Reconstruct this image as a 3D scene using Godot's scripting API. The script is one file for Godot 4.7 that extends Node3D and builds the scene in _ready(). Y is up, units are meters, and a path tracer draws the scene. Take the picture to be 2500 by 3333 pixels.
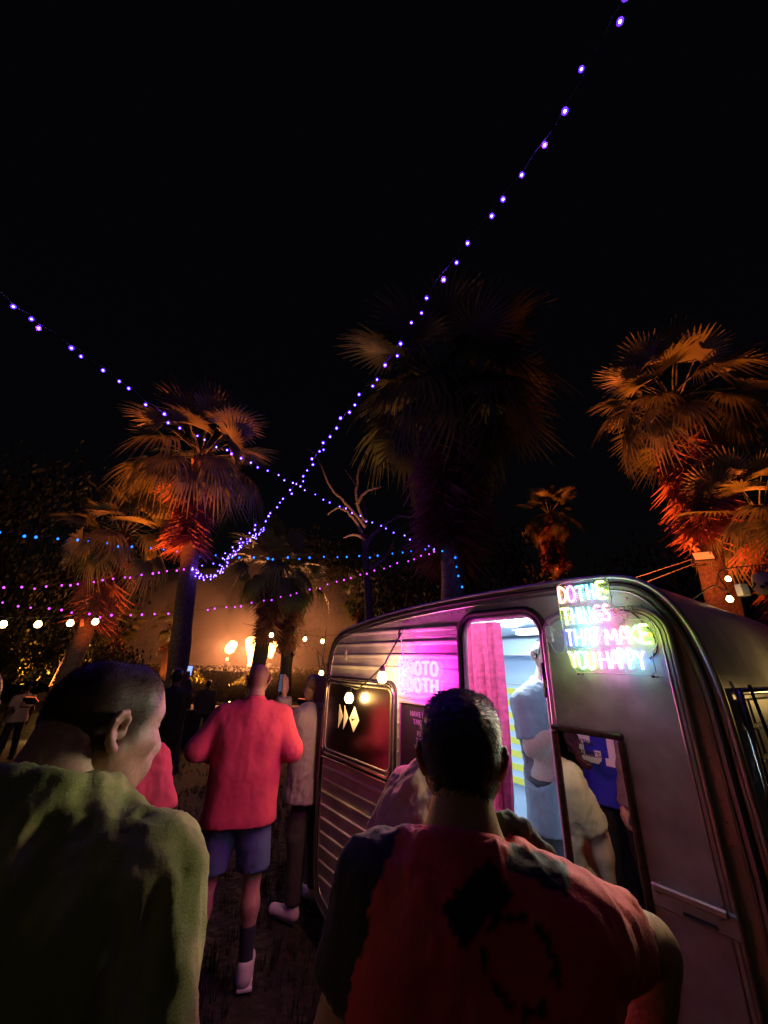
extends Node3D

var M := {}
var used_names := {}
var rng := RandomNumberGenerator.new()
var FR := Transform3D()          # the caravan's frame: x along its side, y up, z out of the side wall
var noise := FastNoiseLite.new()


func _ready() -> void:
	rng.seed = 20240607
	noise.seed = 11
	noise.frequency = 1.0
	setup_view()
	setup_materials()
	build_ground()
	build_backdrop()
	build_caravan()
	build_caravan_fittings()
	build_neon_signs()
	build_palms()
	build_trees()
	build_people()
	build_string_lights()
	build_small_things()


func setup_view() -> void:
	var cam := Camera3D.new()
	cam.name = "camera"
	cam.fov = 107.35
	cam.near = 0.05
	cam.far = 400.0
	cam.position = Vector3(0, 1.82, 0)
	var th := deg_to_rad(22.0)
	var ro := deg_to_rad(1.9)
	var f := Vector3(0, sin(th), -cos(th))
	var u0 := Vector3(0, cos(th), sin(th))
	var r0 := Vector3.RIGHT
	var r := r0 * cos(ro) + u0 * sin(ro)
	var u := u0 * cos(ro) - r0 * sin(ro)
	cam.basis = Basis(r, u, -f)
	add_child(cam)
	cam.current = true
	var sky := ProceduralSkyMaterial.new()
	sky.sky_top_color = Color(0.012, 0.012, 0.02)
	sky.sky_horizon_color = Color(0.04, 0.03, 0.03)
	sky.ground_bottom_color = Color(0.01, 0.01, 0.01)
	sky.ground_horizon_color = Color(0.03, 0.025, 0.025)
	sky.sky_energy_multiplier = 1.0
	var env := Environment.new()
	env.background_mode = Environment.BG_SKY
	env.sky = Sky.new()
	env.sky.sky_material = sky
	env.background_energy_multiplier = 1.0
	env.tonemap_mode = Environment.TONE_MAPPER_LINEAR
	env.tonemap_exposure = 1.0
	env.sdfgi_enabled = true
	env.ssao_enabled = true
	env.ssil_enabled = true
	env.volumetric_fog_enabled = true
	env.volumetric_fog_density = 0.0
	var we := WorldEnvironment.new()
	we.name = "environment"
	we.environment = env
	add_child(we)
	var th2 := deg_to_rad(-54.0)
	FR = Transform3D(Basis(Vector3.UP, th2), Vector3(0.8090170 * 1.79, 0, -0.5877853 * 1.79))


# ------------------------------------------------------------------ materials

func lin(r: float, g: float, b: float, a := 1.0) -> Color:
	return Color(r, g, b, a).linear_to_srgb()


func mat(key: String, c: Color, rough := 0.8, metal := 0.0) -> StandardMaterial3D:
	var m := StandardMaterial3D.new()
	m.resource_name = key
	m.albedo_color = c
	m.roughness = rough
	m.metallic = metal
	M[key] = m
	return m


func glow(key: String, c: Color, e: float) -> StandardMaterial3D:
	var m := mat(key, lin(0.05, 0.05, 0.05), 0.5)
	m.emission_enabled = true
	m.emission = c
	m.emission_energy_multiplier = e
	return m


func noise_tex(freq: float, lo: Color, hi: Color, sd: int, size := 256, oct := 4) -> NoiseTexture2D:
	var n := FastNoiseLite.new()
	n.seed = sd
	n.frequency = freq
	n.fractal_octaves = oct
	var t := NoiseTexture2D.new()
	t.width = size
	t.height = size
	t.seamless = true
	t.noise = n
	var g := Gradient.new()
	g.set_color(0, lo)
	g.set_color(1, hi)
	t.color_ramp = g
	return t


func bump_tex(freq: float, sd: int, strength: float, size := 256) -> NoiseTexture2D:
	var n := FastNoiseLite.new()
	n.seed = sd
	n.frequency = freq
	n.fractal_octaves = 3
	var t := NoiseTexture2D.new()
	t.width = size
	t.height = size
	t.seamless = true
	t.as_normal_map = true
	t.bump_strength = strength
	t.noise = n
	return t


func grain(m: StandardMaterial3D, tex: Texture2D, scale: float, bump: Texture2D = null, amount := 0.5) -> StandardMaterial3D:
	m.albedo_texture = tex
	m.uv1_triplanar = true
	m.uv1_scale = Vector3.ONE * scale
	if bump:
		m.normal_enabled = true
		m.normal_texture = bump
		m.normal_scale = amount
	return m


func setup_materials() -> void:
	var soft := noise_tex(0.03, Color(0.72, 0.72, 0.72), Color(1, 1, 1), 3)
	var patch := noise_tex(0.02, Color(0.45, 0.45, 0.45), Color(1, 1, 1), 4)
	var weave := bump_tex(0.22, 5, 3.0)
	var bumpy := bump_tex(0.05, 6, 4.0)
	M.soft = soft
	var cloth_grain := noise_tex(0.3, Color(0.86, 0.86, 0.86), Color(1, 1, 1), 23)
	M.weave = weave
	# ground and planting
	grain(mat("earth", lin(0.022, 0.018, 0.012), 0.95), patch, 0.7, bumpy, 1.0)
	grain(mat("grass", lin(0.012, 0.018, 0.007), 0.9), soft, 2.0)
	grain(mat("bark", lin(0.13, 0.095, 0.07), 0.95), patch, 3.0, bumpy, 1.0)
	grain(mat("pale_bark", lin(0.27, 0.22, 0.17), 0.9), patch, 2.0, bumpy, 1.0)
	var fr := mat("frond", lin(0.12, 0.15, 0.05), 0.45)
	fr.backlight_enabled = true
	fr.backlight = lin(0.12, 0.14, 0.04)
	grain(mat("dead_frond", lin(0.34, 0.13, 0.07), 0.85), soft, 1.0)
	mat("boot", lin(0.34, 0.2, 0.11), 0.8)
	grain(mat("leaf", lin(0.045, 0.05, 0.022), 0.7), soft, 1.0)
	grain(mat("hedge_leaf", lin(0.04, 0.036, 0.016), 0.65), soft, 1.0)
	# caravan
	var skin_metal := mat("caravan_skin", lin(0.64, 0.62, 0.66), 0.36, 0.1)
	grain(skin_metal, noise_tex(0.012, Color(0.8, 0.8, 0.8), Color(1, 1, 1), 7), 1.2, bump_tex(0.01, 8, 6.0), 0.12)
	grain(mat("door_skin", lin(0.66, 0.65, 0.67), 0.42, 0.05), noise_tex(0.02, Color(0.8, 0.8, 0.8), Color(1, 1, 1), 9), 1.5, bump_tex(0.01, 18, 5.0), 0.12)
	mat("chrome", lin(0.75, 0.73, 0.72), 0.2, 1.0)
	mat("dull_chrome", lin(0.55, 0.53, 0.52), 0.48, 1.0)
	mat("rubber", lin(0.02, 0.02, 0.022), 0.75)
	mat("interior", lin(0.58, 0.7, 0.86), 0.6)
	mat("tinted_window", lin(0.3, 0.24, 0.26), 0.2, 1.0)
	mat("mirror", lin(0.88, 0.88, 0.9), 0.015, 1.0)
	grain(mat("mirror_wood", lin(0.14, 0.075, 0.05), 0.45), patch, 4.0)
	mat("white_print", lin(0.75, 0.74, 0.7), 0.6)
	mat("grey_print", lin(0.22, 0.21, 0.24), 0.6)
	mat("black_print", lin(0.02, 0.02, 0.02), 0.6)
	grain(mat("chalkboard", lin(0.02, 0.018, 0.025), 0.4), soft, 3.0)
	mat("yellow_paint", lin(0.8, 0.72, 0.1), 0.6)
	mat("blue_card", lin(0.12, 0.35, 0.85), 0.6)
	mat("navy_card", lin(0.02, 0.06, 0.45), 0.6)
	mat("magenta_card", lin(0.75, 0.06, 0.3), 0.6)
	mat("green_card", lin(0.2, 0.65, 0.15), 0.6)
	var cu := mat("curtain", lin(0.92, 0.1, 0.27), 0.8)
	grain(cu, soft, 3.0, weave, 0.2)
	cu.backlight_enabled = true
	cu.backlight = lin(0.9, 0.9, 0.9)
	var ac := mat("acrylic", Color(0.9, 0.95, 1.0, 0.06), 0.08)
	ac.transparency = BaseMaterial3D.TRANSPARENCY_ALPHA
	mat("cable", lin(0.015, 0.015, 0.015), 0.5)
	mat("white_box", lin(0.7, 0.7, 0.72), 0.5)
	# people
	for s in [["skin_fair", 0.55, 0.36, 0.28], ["skin_tan", 0.42, 0.26, 0.18], ["skin_brown", 0.1, 0.05, 0.035]]:
		var k := grain(mat(s[0], lin(s[1], s[2], s[3]), 0.5), noise_tex(0.05, Color(0.84, 0.8, 0.78), Color(1, 1, 1), 12), 6.0, bump_tex(0.2, 13, 2.0), 0.25)
		k.vertex_color_use_as_albedo = true
		k.subsurf_scatter_enabled = true
		k.subsurf_scatter_strength = 0.12
	grain(mat("hair_black", lin(0.012, 0.01, 0.01), 0.38), soft, 20.0, bump_tex(0.3, 14, 4.0), 1.0)
	grain(mat("hair_buzz", lin(0.075, 0.058, 0.046), 0.8), noise_tex(0.35, Color(0.4, 0.4, 0.4), Color(1, 1, 1), 15), 10.0, bump_tex(0.4, 16, 5.0), 1.0)
	grain(mat("hair_brown", lin(0.26, 0.17, 0.11), 0.5), soft, 20.0, bump_tex(0.3, 17, 4.0), 1.0)
	grain(mat("stubble", lin(0.16, 0.1, 0.08), 0.7), noise_tex(0.35, Color(0.4, 0.4, 0.4), Color(1, 1, 1), 15), 10.0)
	for s in [["olive_knit", 0.34, 0.33, 0.2], ["red_cloth", 0.72, 0.085, 0.15], ["tan_cloth", 0.58, 0.43, 0.3], ["denim", 0.1, 0.17, 0.33], ["grey_cloth", 0.25, 0.28, 0.31],
		["lilac_grey", 0.34, 0.3, 0.32], ["blue_cloth", 0.025, 0.035, 0.5], ["black_cloth", 0.015, 0.014, 0.016], ["white_cloth", 0.7, 0.62, 0.55], ["cream_cloth", 0.5, 0.45, 0.32],
		["pink_grey", 0.42, 0.3, 0.3], ["charcoal", 0.05, 0.048, 0.05], ["shoe_white", 0.7, 0.68, 0.7], ["sock_navy", 0.03, 0.035, 0.06], ["khaki", 0.25, 0.2, 0.14], ["green_cloth", 0.07, 0.09, 0.06]]:
		var c := grain(mat(s[0], lin(s[1], s[2], s[3]), 0.88), cloth_grain, 5.0, weave, 0.15)
		c.rim_enabled = true
		c.rim = 0.08
		c.rim_tint = 0.6
	grain(M.pink_grey, noise_tex(0.12, Color(0.3, 0.26, 0.28), Color(1, 1, 1), 22), 5.0)
	var td := mat("tie_dye", Color.WHITE, 0.85)
	td.vertex_color_use_as_albedo = true
	td.rim_enabled = true
	td.rim = 0.2
	td.normal_enabled = true
	td.normal_texture = weave
	td.normal_scale = 0.3
	td.uv1_triplanar = true
	td.uv1_scale = Vector3.ONE * 4.0
	mat("eye_white", lin(0.2, 0.18, 0.17), 0.2)
	mat("phone_body", lin(0.02, 0.02, 0.025), 0.2)
	# lights
	glow("flame", Color(1.0, 0.62, 0.3), 14.0)
	glow("warm_bulb", Color(1.0, 0.86, 0.55), 14.0)
	glow("phone_screen", Color(0.55, 0.65, 1.0), 1.6)
	glow("phone_screen_dim", Color(0.5, 0.55, 0.7), 0.25)
	glow("flood_lens", Color(1.0, 0.45, 0.2), 1.6)
	glow("interior_lamp", Color(0.9, 0.96, 1.0), 5.0)
	var pl := glow("purple_led", Color(0.3, 0.1, 1.0), 5.0)
	pl.transparency = BaseMaterial3D.TRANSPARENCY_ALPHA
	pl.albedo_color.a = 0.5
	glow("blue_led", Color(0.1, 0.42, 1.0), 4.0)
	glow("magenta_led", Color(0.8, 0.25, 1.0), 4.0)
	glow("led_core", Color(0.95, 0.85, 1.0), 14.0)
	glow("pink_neon", Color(1.0, 0.4, 0.9), 5.5)
	glow("spot_lens", Color(1.0, 0.75, 0.35), 8.0)
	mat("lantern_paper", lin(0.5, 0.42, 0.16), 0.8)
	mat("stage_wood", lin(0.3, 0.22, 0.16), 0.7)


# ------------------------------------------------------------------ nodes

func numbered(called: String) -> String:
	var n: int = used_names.get(called, 0)
	used_names[called] = n + 1
	return called if n == 0 else "%s_%03d" % [called, n]


func tag(o: Node3D, label: String, category: String, group := "", kind := "") -> Node3D:
	if label:
		o.set_meta("label", label)
	if category:
		o.set_meta("category", category)
	if group:
		o.set_meta("group", group)
	if kind:
		o.set_meta("kind", kind)
	return o


func thing(called: String, label: String, category: String, at := Vector3.ZERO, yaw := 0.0, group := "") -> Node3D:
	var o := Node3D.new()
	o.name = numbered(called)
	add_child(o)
	o.position = at
	o.rotation.y = yaw
	return tag(o, label, category, group)


func fthing(called: String, label: String, category: String, at: Vector3, group := "") -> Node3D:
	var o := thing(called, label, category, Vector3.ZERO, 0.0, group)
	o.transform = FR * Transform3D(Basis(), at)
	return o


func part(called: String, mesh: Mesh, m: Material, parent: Node) -> MeshInstance3D:
	var o := MeshInstance3D.new()
	o.mesh = mesh
	o.material_override = m
	o.name = called
	if parent == self:
		o.name = numbered(called)
		add_child(o)
		return o
	var n := 0
	while parent.has_node(NodePath(String(o.name))):
		n += 1
		o.name = "%s_%03d" % [called, n]
	parent.add_child(o)
	return o


func omni(parent: Node, at: Vector3, c: Color, e: float, size := 0.02) -> void:
	var l := OmniLight3D.new()
	l.light_color = c
	l.light_energy = e
	l.light_size = size
	l.omni_range = 40.0
	l.omni_attenuation = 2.0
	l.shadow_enabled = true
	l.position = at
	l.name = "glow_light"
	parent.add_child(l, true)


func spot(parent: Node, at: Vector3, target: Vector3, c: Color, e: float, angle := 50.0, size := 0.08) -> void:
	var l := SpotLight3D.new()
	l.light_color = c
	l.light_energy = e
	l.light_size = size
	l.spot_range = 40.0
	l.spot_angle = angle
	l.spot_angle_attenuation = 0.6
	l.spot_attenuation = 2.0
	l.shadow_enabled = true
	var d := (target - at).normalized()
	var up := Vector3.UP if absf(d.y) < 0.95 else Vector3.RIGHT
	l.transform = Transform3D(Basis.looking_at(d, up), at)
	l.name = "spot_light"
	parent.add_child(l, true)


# ------------------------------------------------------------------ shapes

func begin() -> SurfaceTool:
	var st := SurfaceTool.new()
	st.begin(Mesh.PRIMITIVE_TRIANGLES)
	st.set_smooth_group(-1)
	return st


func done(st: SurfaceTool) -> ArrayMesh:
	st.generate_normals()
	return st.commit()


func quad(st: SurfaceTool, a: Vector3, b: Vector3, c: Vector3, d: Vector3) -> void:
	for v in [a, b, c, a, c, d]:
		st.add_vertex(v)


# box with bevelled edges, from its centre
func bbox(st: SurfaceTool, c: Vector3, s: Vector3, bev := 0.004, bas := Basis()) -> void:
	var h := s * 0.5
	var b := minf(bev, minf(h.x, minf(h.y, h.z)) * 0.6)
	var sx := [-1.0, 1.0]
	var P := func(x: float, y: float, z: float) -> Vector3: return c + bas * Vector3(x, y, z)
	for ax in 3:
		var u := (ax + 1) % 3
		var w := (ax + 2) % 3
		for sg in sx:
			var v := []
			for k in [[-1, -1], [1, -1], [1, 1], [-1, 1]]:
				var q := [0.0, 0.0, 0.0]
				q[ax] = sg * h[ax]
				q[u] = k[0] * (h[u] - b)
				q[w] = k[1] * (h[w] - b)
				v.append(P.call(q[0], q[1], q[2]))
			if sg > 0:
				quad(st, v[0], v[3], v[2], v[1])
			else:
				quad(st, v[0], v[1], v[2], v[3])
	for ax in 3:
		var u := (ax + 1) % 3
		var w := (ax + 2) % 3
		for su in sx:
			for sw in sx:
				var v := []
				for k in [[-1, 0], [1, 0], [1, 1], [-1, 1]]:
					var q := [0.0, 0.0, 0.0]
					q[ax] = k[0] * (h[ax] - b)
					q[u] = su * (h[u] if k[1] == 0 else h[u] - b)
					q[w] = sw * (h[w] - b if k[1] == 0 else h[w])
					v.append(P.call(q[0], q[1], q[2]))
				if su * sw < 0:
					quad(st, v[0], v[3], v[2], v[1])
				else:
					quad(st, v[0], v[1], v[2], v[3])
	for a in sx:
		for e in sx:
			for g in sx:
				var p: Vector3 = P.call(a * h.x, e * (h.y - b), g * (h.z - b))
				var q: Vector3 = P.call(a * (h.x - b), e * h.y, g * (h.z - b))
				var r: Vector3 = P.call(a * (h.x - b), e * (h.y - b), g * h.z)
				if a * e * g > 0:
					for v in [p, r, q]:
						st.add_vertex(v)
				else:
					for v in [p, q, r]:
						st.add_vertex(v)


func box_mesh(c: Vector3, s: Vector3, bev := 0.004) -> ArrayMesh:
	var st := begin()
	st.set_smooth_group(-1)
	bbox(st, c, s, bev)
	return done(st)


# round tube along points; rad is a number or an array; flat squashes it along the frame's normal
func tube(st: SurfaceTool, pts: Array, rad: Variant, sides := 6, closed := false, flat := 1.0) -> void:
	st.set_smooth_group(0)
	var n := pts.size()
	var rings := []
	var up := Vector3(0.13, 0.97, 0.21).normalized()
	var prev := Vector3.ZERO
	for i in n:
		var p: Vector3 = pts[i]
		var a: Vector3 = pts[(i - 1 + n) % n] if closed else pts[maxi(i - 1, 0)]
		var b: Vector3 = pts[(i + 1) % n] if closed else pts[mini(i + 1, n - 1)]
		var t := (b - a).normalized()
		if prev == Vector3.ZERO:
			prev = t.cross(up).normalized() if absf(t.dot(up)) < 0.95 else t.cross(Vector3.RIGHT).normalized()
		var nx := (prev - t * prev.dot(t)).normalized()
		prev = nx
		var ny := t.cross(nx)
		var r: float = rad[i] if rad is Array else rad
		var ring := []
		for k in sides:
			var an := TAU * k / sides
			ring.append(p + nx * cos(an) * r + ny * sin(an) * r * flat)
		rings.append(ring)
	for i in (n if closed else n - 1):
		var A: Array = rings[i]
		var B: Array = rings[(i + 1) % n]
		for k in sides:
			var k2 := (k + 1) % sides
			quad(st, A[k], B[k], B[k2], A[k2])
	if not closed:
		for k in range(1, sides - 1):
			for v in [rings[0][0], rings[0][k], rings[0][k + 1]]:
				st.add_vertex(v)
			for v in [rings[n - 1][0], rings[n - 1][k + 1], rings[n - 1][k]]:
				st.add_vertex(v)


func tube_mesh(pts: Array, rad: Variant, sides := 6, closed := false, flat := 1.0) -> ArrayMesh:
	var st := begin()
	tube(st, pts, rad, sides, closed, flat)
	return done(st)


func rounded(x0: float, y0: float, x1: float, y1: float, r: float, n := 6) -> PackedVector2Array:
	var out := PackedVector2Array()
	for c in [[x1 - r, y1 - r, 0.0], [x0 + r, y1 - r, 90.0], [x0 + r, y0 + r, 180.0], [x1 - r, y0 + r, 270.0]]:
		for i in n + 1:
			var a := deg_to_rad(c[2] + 90.0 * i / n)
			out.append(Vector2(c[0] + cos(a) * r, c[1] + sin(a) * r))
	return out


func ring3(poly: PackedVector2Array, z: float) -> Array:
	var out := []
	for p in poly:
		out.append(Vector3(p.x, p.y, z))
	return out


# flat polygon extruded between two depths, with a small chamfer at the front edge
func prism(poly: PackedVector2Array, z0: float, z1: float, bev := 0.0) -> ArrayMesh:
	var st := begin()
	var pl := poly
	if Geometry2D.is_polygon_clockwise(pl):
		pl = pl.duplicate()
		pl.reverse()
	var inner := pl
	if bev > 0.0:
		var off := Geometry2D.offset_polygon(pl, -bev)
		if off.size() == 1:
			inner = off[0]
		else:
			bev = 0.0
	var cap := func(q: PackedVector2Array, z: float, front: bool) -> void:
		var ix := Geometry2D.triangulate_polygon(q)
		for i in range(0, ix.size(), 3):
			var a := Vector3(q[ix[i]].x, q[ix[i]].y, z)
			var b := Vector3(q[ix[i + 1]].x, q[ix[i + 1]].y, z)
			var c := Vector3(q[ix[i + 2]].x, q[ix[i + 2]].y, z)
			var ccw := (b - a).cross(c - a).z > 0
			if ccw == front:
				var t := b
				b = c
				c = t
			for v in [a, b, c]:
				st.add_vertex(v)
	var zf := z1
	if bev > 0.0 and inner.size() == pl.size():
		zf = z1 - bev
		var n2 := pl.size()
		var best := 0
		for j in n2:
			if inner[j].distance_to(pl[0]) < inner[best].distance_to(pl[0]):
				best = j
		for i in n2:
			var i2 := (i + 1) % n2
			var p := inner[(best + i) % n2]
			var q := inner[(best + i2) % n2]
			quad(st, Vector3(pl[i].x, pl[i].y, zf), Vector3(p.x, p.y, z1), Vector3(q.x, q.y, z1), Vector3(pl[i2].x, pl[i2].y, zf))
		cap.call(inner, z1, true)
	else:
		cap.call(pl, z1, true)
	cap.call(pl, z0, false)
	var n := pl.size()
	for i in n:
		var a := pl[i]
		var b := pl[(i + 1) % n]
		quad(st, Vector3(a.x, a.y, z0), Vector3(a.x, a.y, zf), Vector3(b.x, b.y, zf), Vector3(b.x, b.y, z0))
	return done(st)


func lathe(prof: Array, sides := 10, at := Vector3.ZERO) -> ArrayMesh:
	var st := begin()
	st.set_smooth_group(0)
	for i in prof.size() - 1:
		for k in sides:
			var a := TAU * k / sides
			var b := TAU * (k + 1) / sides
			var p: Vector2 = prof[i]
			var q: Vector2 = prof[i + 1]
			quad(st, at + Vector3(cos(a) * p.x, p.y, sin(a) * p.x), at + Vector3(cos(b) * p.x, p.y, sin(b) * p.x), at + Vector3(cos(b) * q.x, q.y, sin(b) * q.x), at + Vector3(cos(a) * q.x, q.y, sin(a) * q.x))
	return done(st)


func smooth_path(pts: Array, per := 6) -> Array:
	var out := []
	var n := pts.size()
	for i in n - 1:
		var p0: Vector3 = pts[maxi(i - 1, 0)]
		var p1: Vector3 = pts[i]
		var p2: Vector3 = pts[i + 1]
		var p3: Vector3 = pts[mini(i + 2, n - 1)]
		for k in per:
			out.append(p1.cubic_interpolate(p2, p0, p3, float(k) / per))
	out.append(pts[n - 1])
	return out


# ------------------------------------------------------------------ soft bodies: tapered capsules joined smoothly, meshed as surface nets

func cap(a: Vector3, b: Vector3, ra: float, rb: float, sgn := 1.0) -> Array:
	return [a, b, ra, rb, sgn]


func flesh(soup: Dictionary, prims: Array, k: float, cell: float, clips := [], fold: Variant = null, tint: Variant = null) -> void:
	var lo := Vector3.ONE * 1e9
	var hi := -lo
	for p in prims:
		if p[4] > 0:
			var r: float = maxf(p[2], p[3]) + 0.02 + 2.0 * cell
			lo = lo.min(p[0].min(p[1]) - Vector3.ONE * r)
			hi = hi.max(p[0].max(p[1]) + Vector3.ONE * r)
	var nx := int((hi.x - lo.x) / cell) + 2
	var ny := int((hi.y - lo.y) / cell) + 2
	var nz := int((hi.z - lo.z) / cell) + 2
	var sy := nx
	var sz := nx * ny
	var acc := PackedFloat32Array()
	acc.resize(nx * ny * nz)
	for p in prims:
		var a: Vector3 = p[0]
		var ba: Vector3 = p[1] - a
		var inv := 1.0 / maxf(ba.length_squared(), 1e-9)
		var ra: float = p[2]
		var dr: float = p[3] - ra
		var sg: float = p[4]
		var mx := 4.6 / k
		var R := Vector3.ONE * (maxf(p[2], p[3]) + mx)
		var b0: Vector3 = (p[0].min(p[1]) - R - lo) / cell
		var b1: Vector3 = (p[0].max(p[1]) + R - lo) / cell
		var x0 := clampi(int(b0.x), 0, nx - 1)
		var x1 := clampi(int(b1.x) + 1, 0, nx - 1)
		var y0 := clampi(int(b0.y), 0, ny - 1)
		var y1 := clampi(int(b1.y) + 1, 0, ny - 1)
		var z0 := clampi(int(b0.z), 0, nz - 1)
		var z1 := clampi(int(b1.z) + 1, 0, nz - 1)
		for z in range(z0, z1 + 1):
			for y in range(y0, y1 + 1):
				var i := z * sz + y * sy + x0
				var pa := Vector3(lo.x + x0 * cell, lo.y + y * cell, lo.z + z * cell) - a
				for x in range(x0, x1 + 1):
					var h := clampf(pa.dot(ba) * inv, 0.0, 1.0)
					var d := (pa - ba * h).length() - ra - dr * h
					if d < mx:
						acc[i] += sg * exp(-k * d)
					i += 1
					pa.x += cell
	for c in clips:
		var p0: Vector3 = c[0]
		var nn: Vector3 = c[1]
		var cc: Vector3 = c[2]
		var RR: float = c[3]
		var b0 := (cc - Vector3.ONE * RR - lo) / cell
		var b1 := (cc + Vector3.ONE * RR - lo) / cell
		for z in range(clampi(int(b0.z), 0, nz - 1), clampi(int(b1.z) + 1, 0, nz - 1) + 1):
			for y in range(clampi(int(b0.y), 0, ny - 1), clampi(int(b1.y) + 1, 0, ny - 1) + 1):
				for x in range(clampi(int(b0.x), 0, nx - 1), clampi(int(b1.x) + 1, 0, nx - 1) + 1):
					var q := lo + Vector3(x, y, z) * cell
					if q.distance_squared_to(cc) < RR * RR:
						var dd := (q - p0).dot(nn)
						var i := z * sz + y * sy + x
						acc[i] = minf(acc[i], exp(-k * clampf(dd, -0.5, 0.5)))
	var ids := PackedInt32Array()
	ids.resize(nx * ny * nz)
	ids.fill(-1)
	var offs := [0, 1, sy, sy + 1, sz, sz + 1, sz + sy, sz + sy + 1]
	var edges := [[0, 1], [2, 3], [4, 5], [6, 7], [0, 2], [1, 3], [4, 6], [5, 7], [0, 4], [1, 5], [2, 6], [3, 7]]
	var corner := [Vector3(0, 0, 0), Vector3(1, 0, 0), Vector3(0, 1, 0), Vector3(1, 1, 0), Vector3(0, 0, 1), Vector3(1, 0, 1), Vector3(0, 1, 1), Vector3(1, 1, 1)]
	var V := PackedVector3Array()
	var G := PackedVector3Array()
	var o3 := sy + 1
	var o5 := sz + 1
	var o6 := sz + sy
	var o7 := sz + sy + 1
	for z in nz - 1:
		for y in ny - 1:
			var i := z * sz + y * sy
			for x in nx - 1:
				var s := int(acc[i] > 1.0) + int(acc[i + 1] > 1.0) + int(acc[i + sy] > 1.0) + int(acc[i + o3] > 1.0) + int(acc[i + sz] > 1.0) + int(acc[i + o5] > 1.0) + int(acc[i + o6] > 1.0) + int(acc[i + o7] > 1.0)
				if s > 0 and s < 8:
					var l := [0.0, 0.0, 0.0, 0.0, 0.0, 0.0, 0.0, 0.0]
					for j in 8:
						l[j] = log(maxf(acc[i + offs[j]], 0.02))
					var sum := Vector3.ZERO
					var cnt := 0
					for e in edges:
						var la: float = l[e[0]]
						var lb: float = l[e[1]]
						if (la > 0.0) != (lb > 0.0):
							sum += corner[e[0]].lerp(corner[e[1]], la / (la - lb))
							cnt += 1
					ids[i] = V.size()
					V.append(lo + (Vector3(x, y, z) + sum / maxi(cnt, 1)) * cell)
					G.append(-Vector3(l[1] + l[3] + l[5] + l[7] - l[0] - l[2] - l[4] - l[6], l[2] + l[3] + l[6] + l[7] - l[0] - l[1] - l[4] - l[5], l[4] + l[5] + l[6] + l[7] - l[0] - l[1] - l[2] - l[3]).normalized())
				i += 1
	var I := PackedInt32Array()
	for z in range(1, nz - 1):
		for y in range(1, ny - 1):
			var i := z * sz + y * sy + 1
			for x in range(1, nx - 1):
				var s := acc[i] > 1.0
				if s != (acc[i + 1] > 1.0):
					var a := ids[i - sy - sz]
					var b := ids[i - sz]
					var c := ids[i]
					var d := ids[i - sy]
					if s:
						I.append_array([a, d, c, a, c, b])
					else:
						I.append_array([a, c, d, a, b, c])
				if s != (acc[i + sy] > 1.0):
					var a := ids[i - 1 - sz]
					var b := ids[i - 1]
					var c := ids[i]
					var d := ids[i - sz]
					if s:
						I.append_array([a, d, c, a, c, b])
					else:
						I.append_array([a, c, d, a, b, c])
				if s != (acc[i + sz] > 1.0):
					var a := ids[i - 1 - sy]
					var b := ids[i - sy]
					var c := ids[i]
					var d := ids[i - 1]
					if s:
						I.append_array([a, d, c, a, c, b])
					else:
						I.append_array([a, c, d, a, b, c])
				i += 1
	if fold != null:
		for i in V.size():
			var amount: float = fold.call(V[i], G[i])
			V[i] += G[i] * amount
	var base: int = soup.v.size()
	soup.v.append_array(V)
	for i in I.size():
		I[i] += base
	soup.i.append_array(I)
	var C := PackedColorArray()
	C.resize(V.size())
	C.fill(Color.WHITE)
	if tint != null:
		for i in V.size():
			C[i] = tint.call(V[i], G[i])
	soup.c.append_array(C)


func new_soup() -> Dictionary:
	return {"v": PackedVector3Array(), "i": PackedInt32Array(), "c": PackedColorArray()}


func soup_mesh(s: Dictionary) -> ArrayMesh:
	var V: PackedVector3Array = s.v
	var I: PackedInt32Array = s.i
	var N := PackedVector3Array()
	N.resize(V.size())
	for t in range(0, I.size(), 3):
		var a := I[t]
		var b := I[t + 1]
		var c := I[t + 2]
		var f := (V[c] - V[a]).cross(V[b] - V[a])
		N[a] += f
		N[b] += f
		N[c] += f
	for i in N.size():
		N[i] = N[i].normalized()
	var arr := []
	arr.resize(Mesh.ARRAY_MAX)
	arr[Mesh.ARRAY_VERTEX] = V
	arr[Mesh.ARRAY_NORMAL] = N
	arr[Mesh.ARRAY_COLOR] = s.c
	arr[Mesh.ARRAY_INDEX] = I
	var m := ArrayMesh.new()
	m.add_surface_from_arrays(Mesh.PRIMITIVE_TRIANGLES, arr)
	return m


func ground_y(x: float, z: float) -> float:
	var d := Vector2(x, z).length()
	return -0.07 * clampf(d - 5.0, 0.0, 22.0)


# ------------------------------------------------------------------ ground and far backdrop

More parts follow.
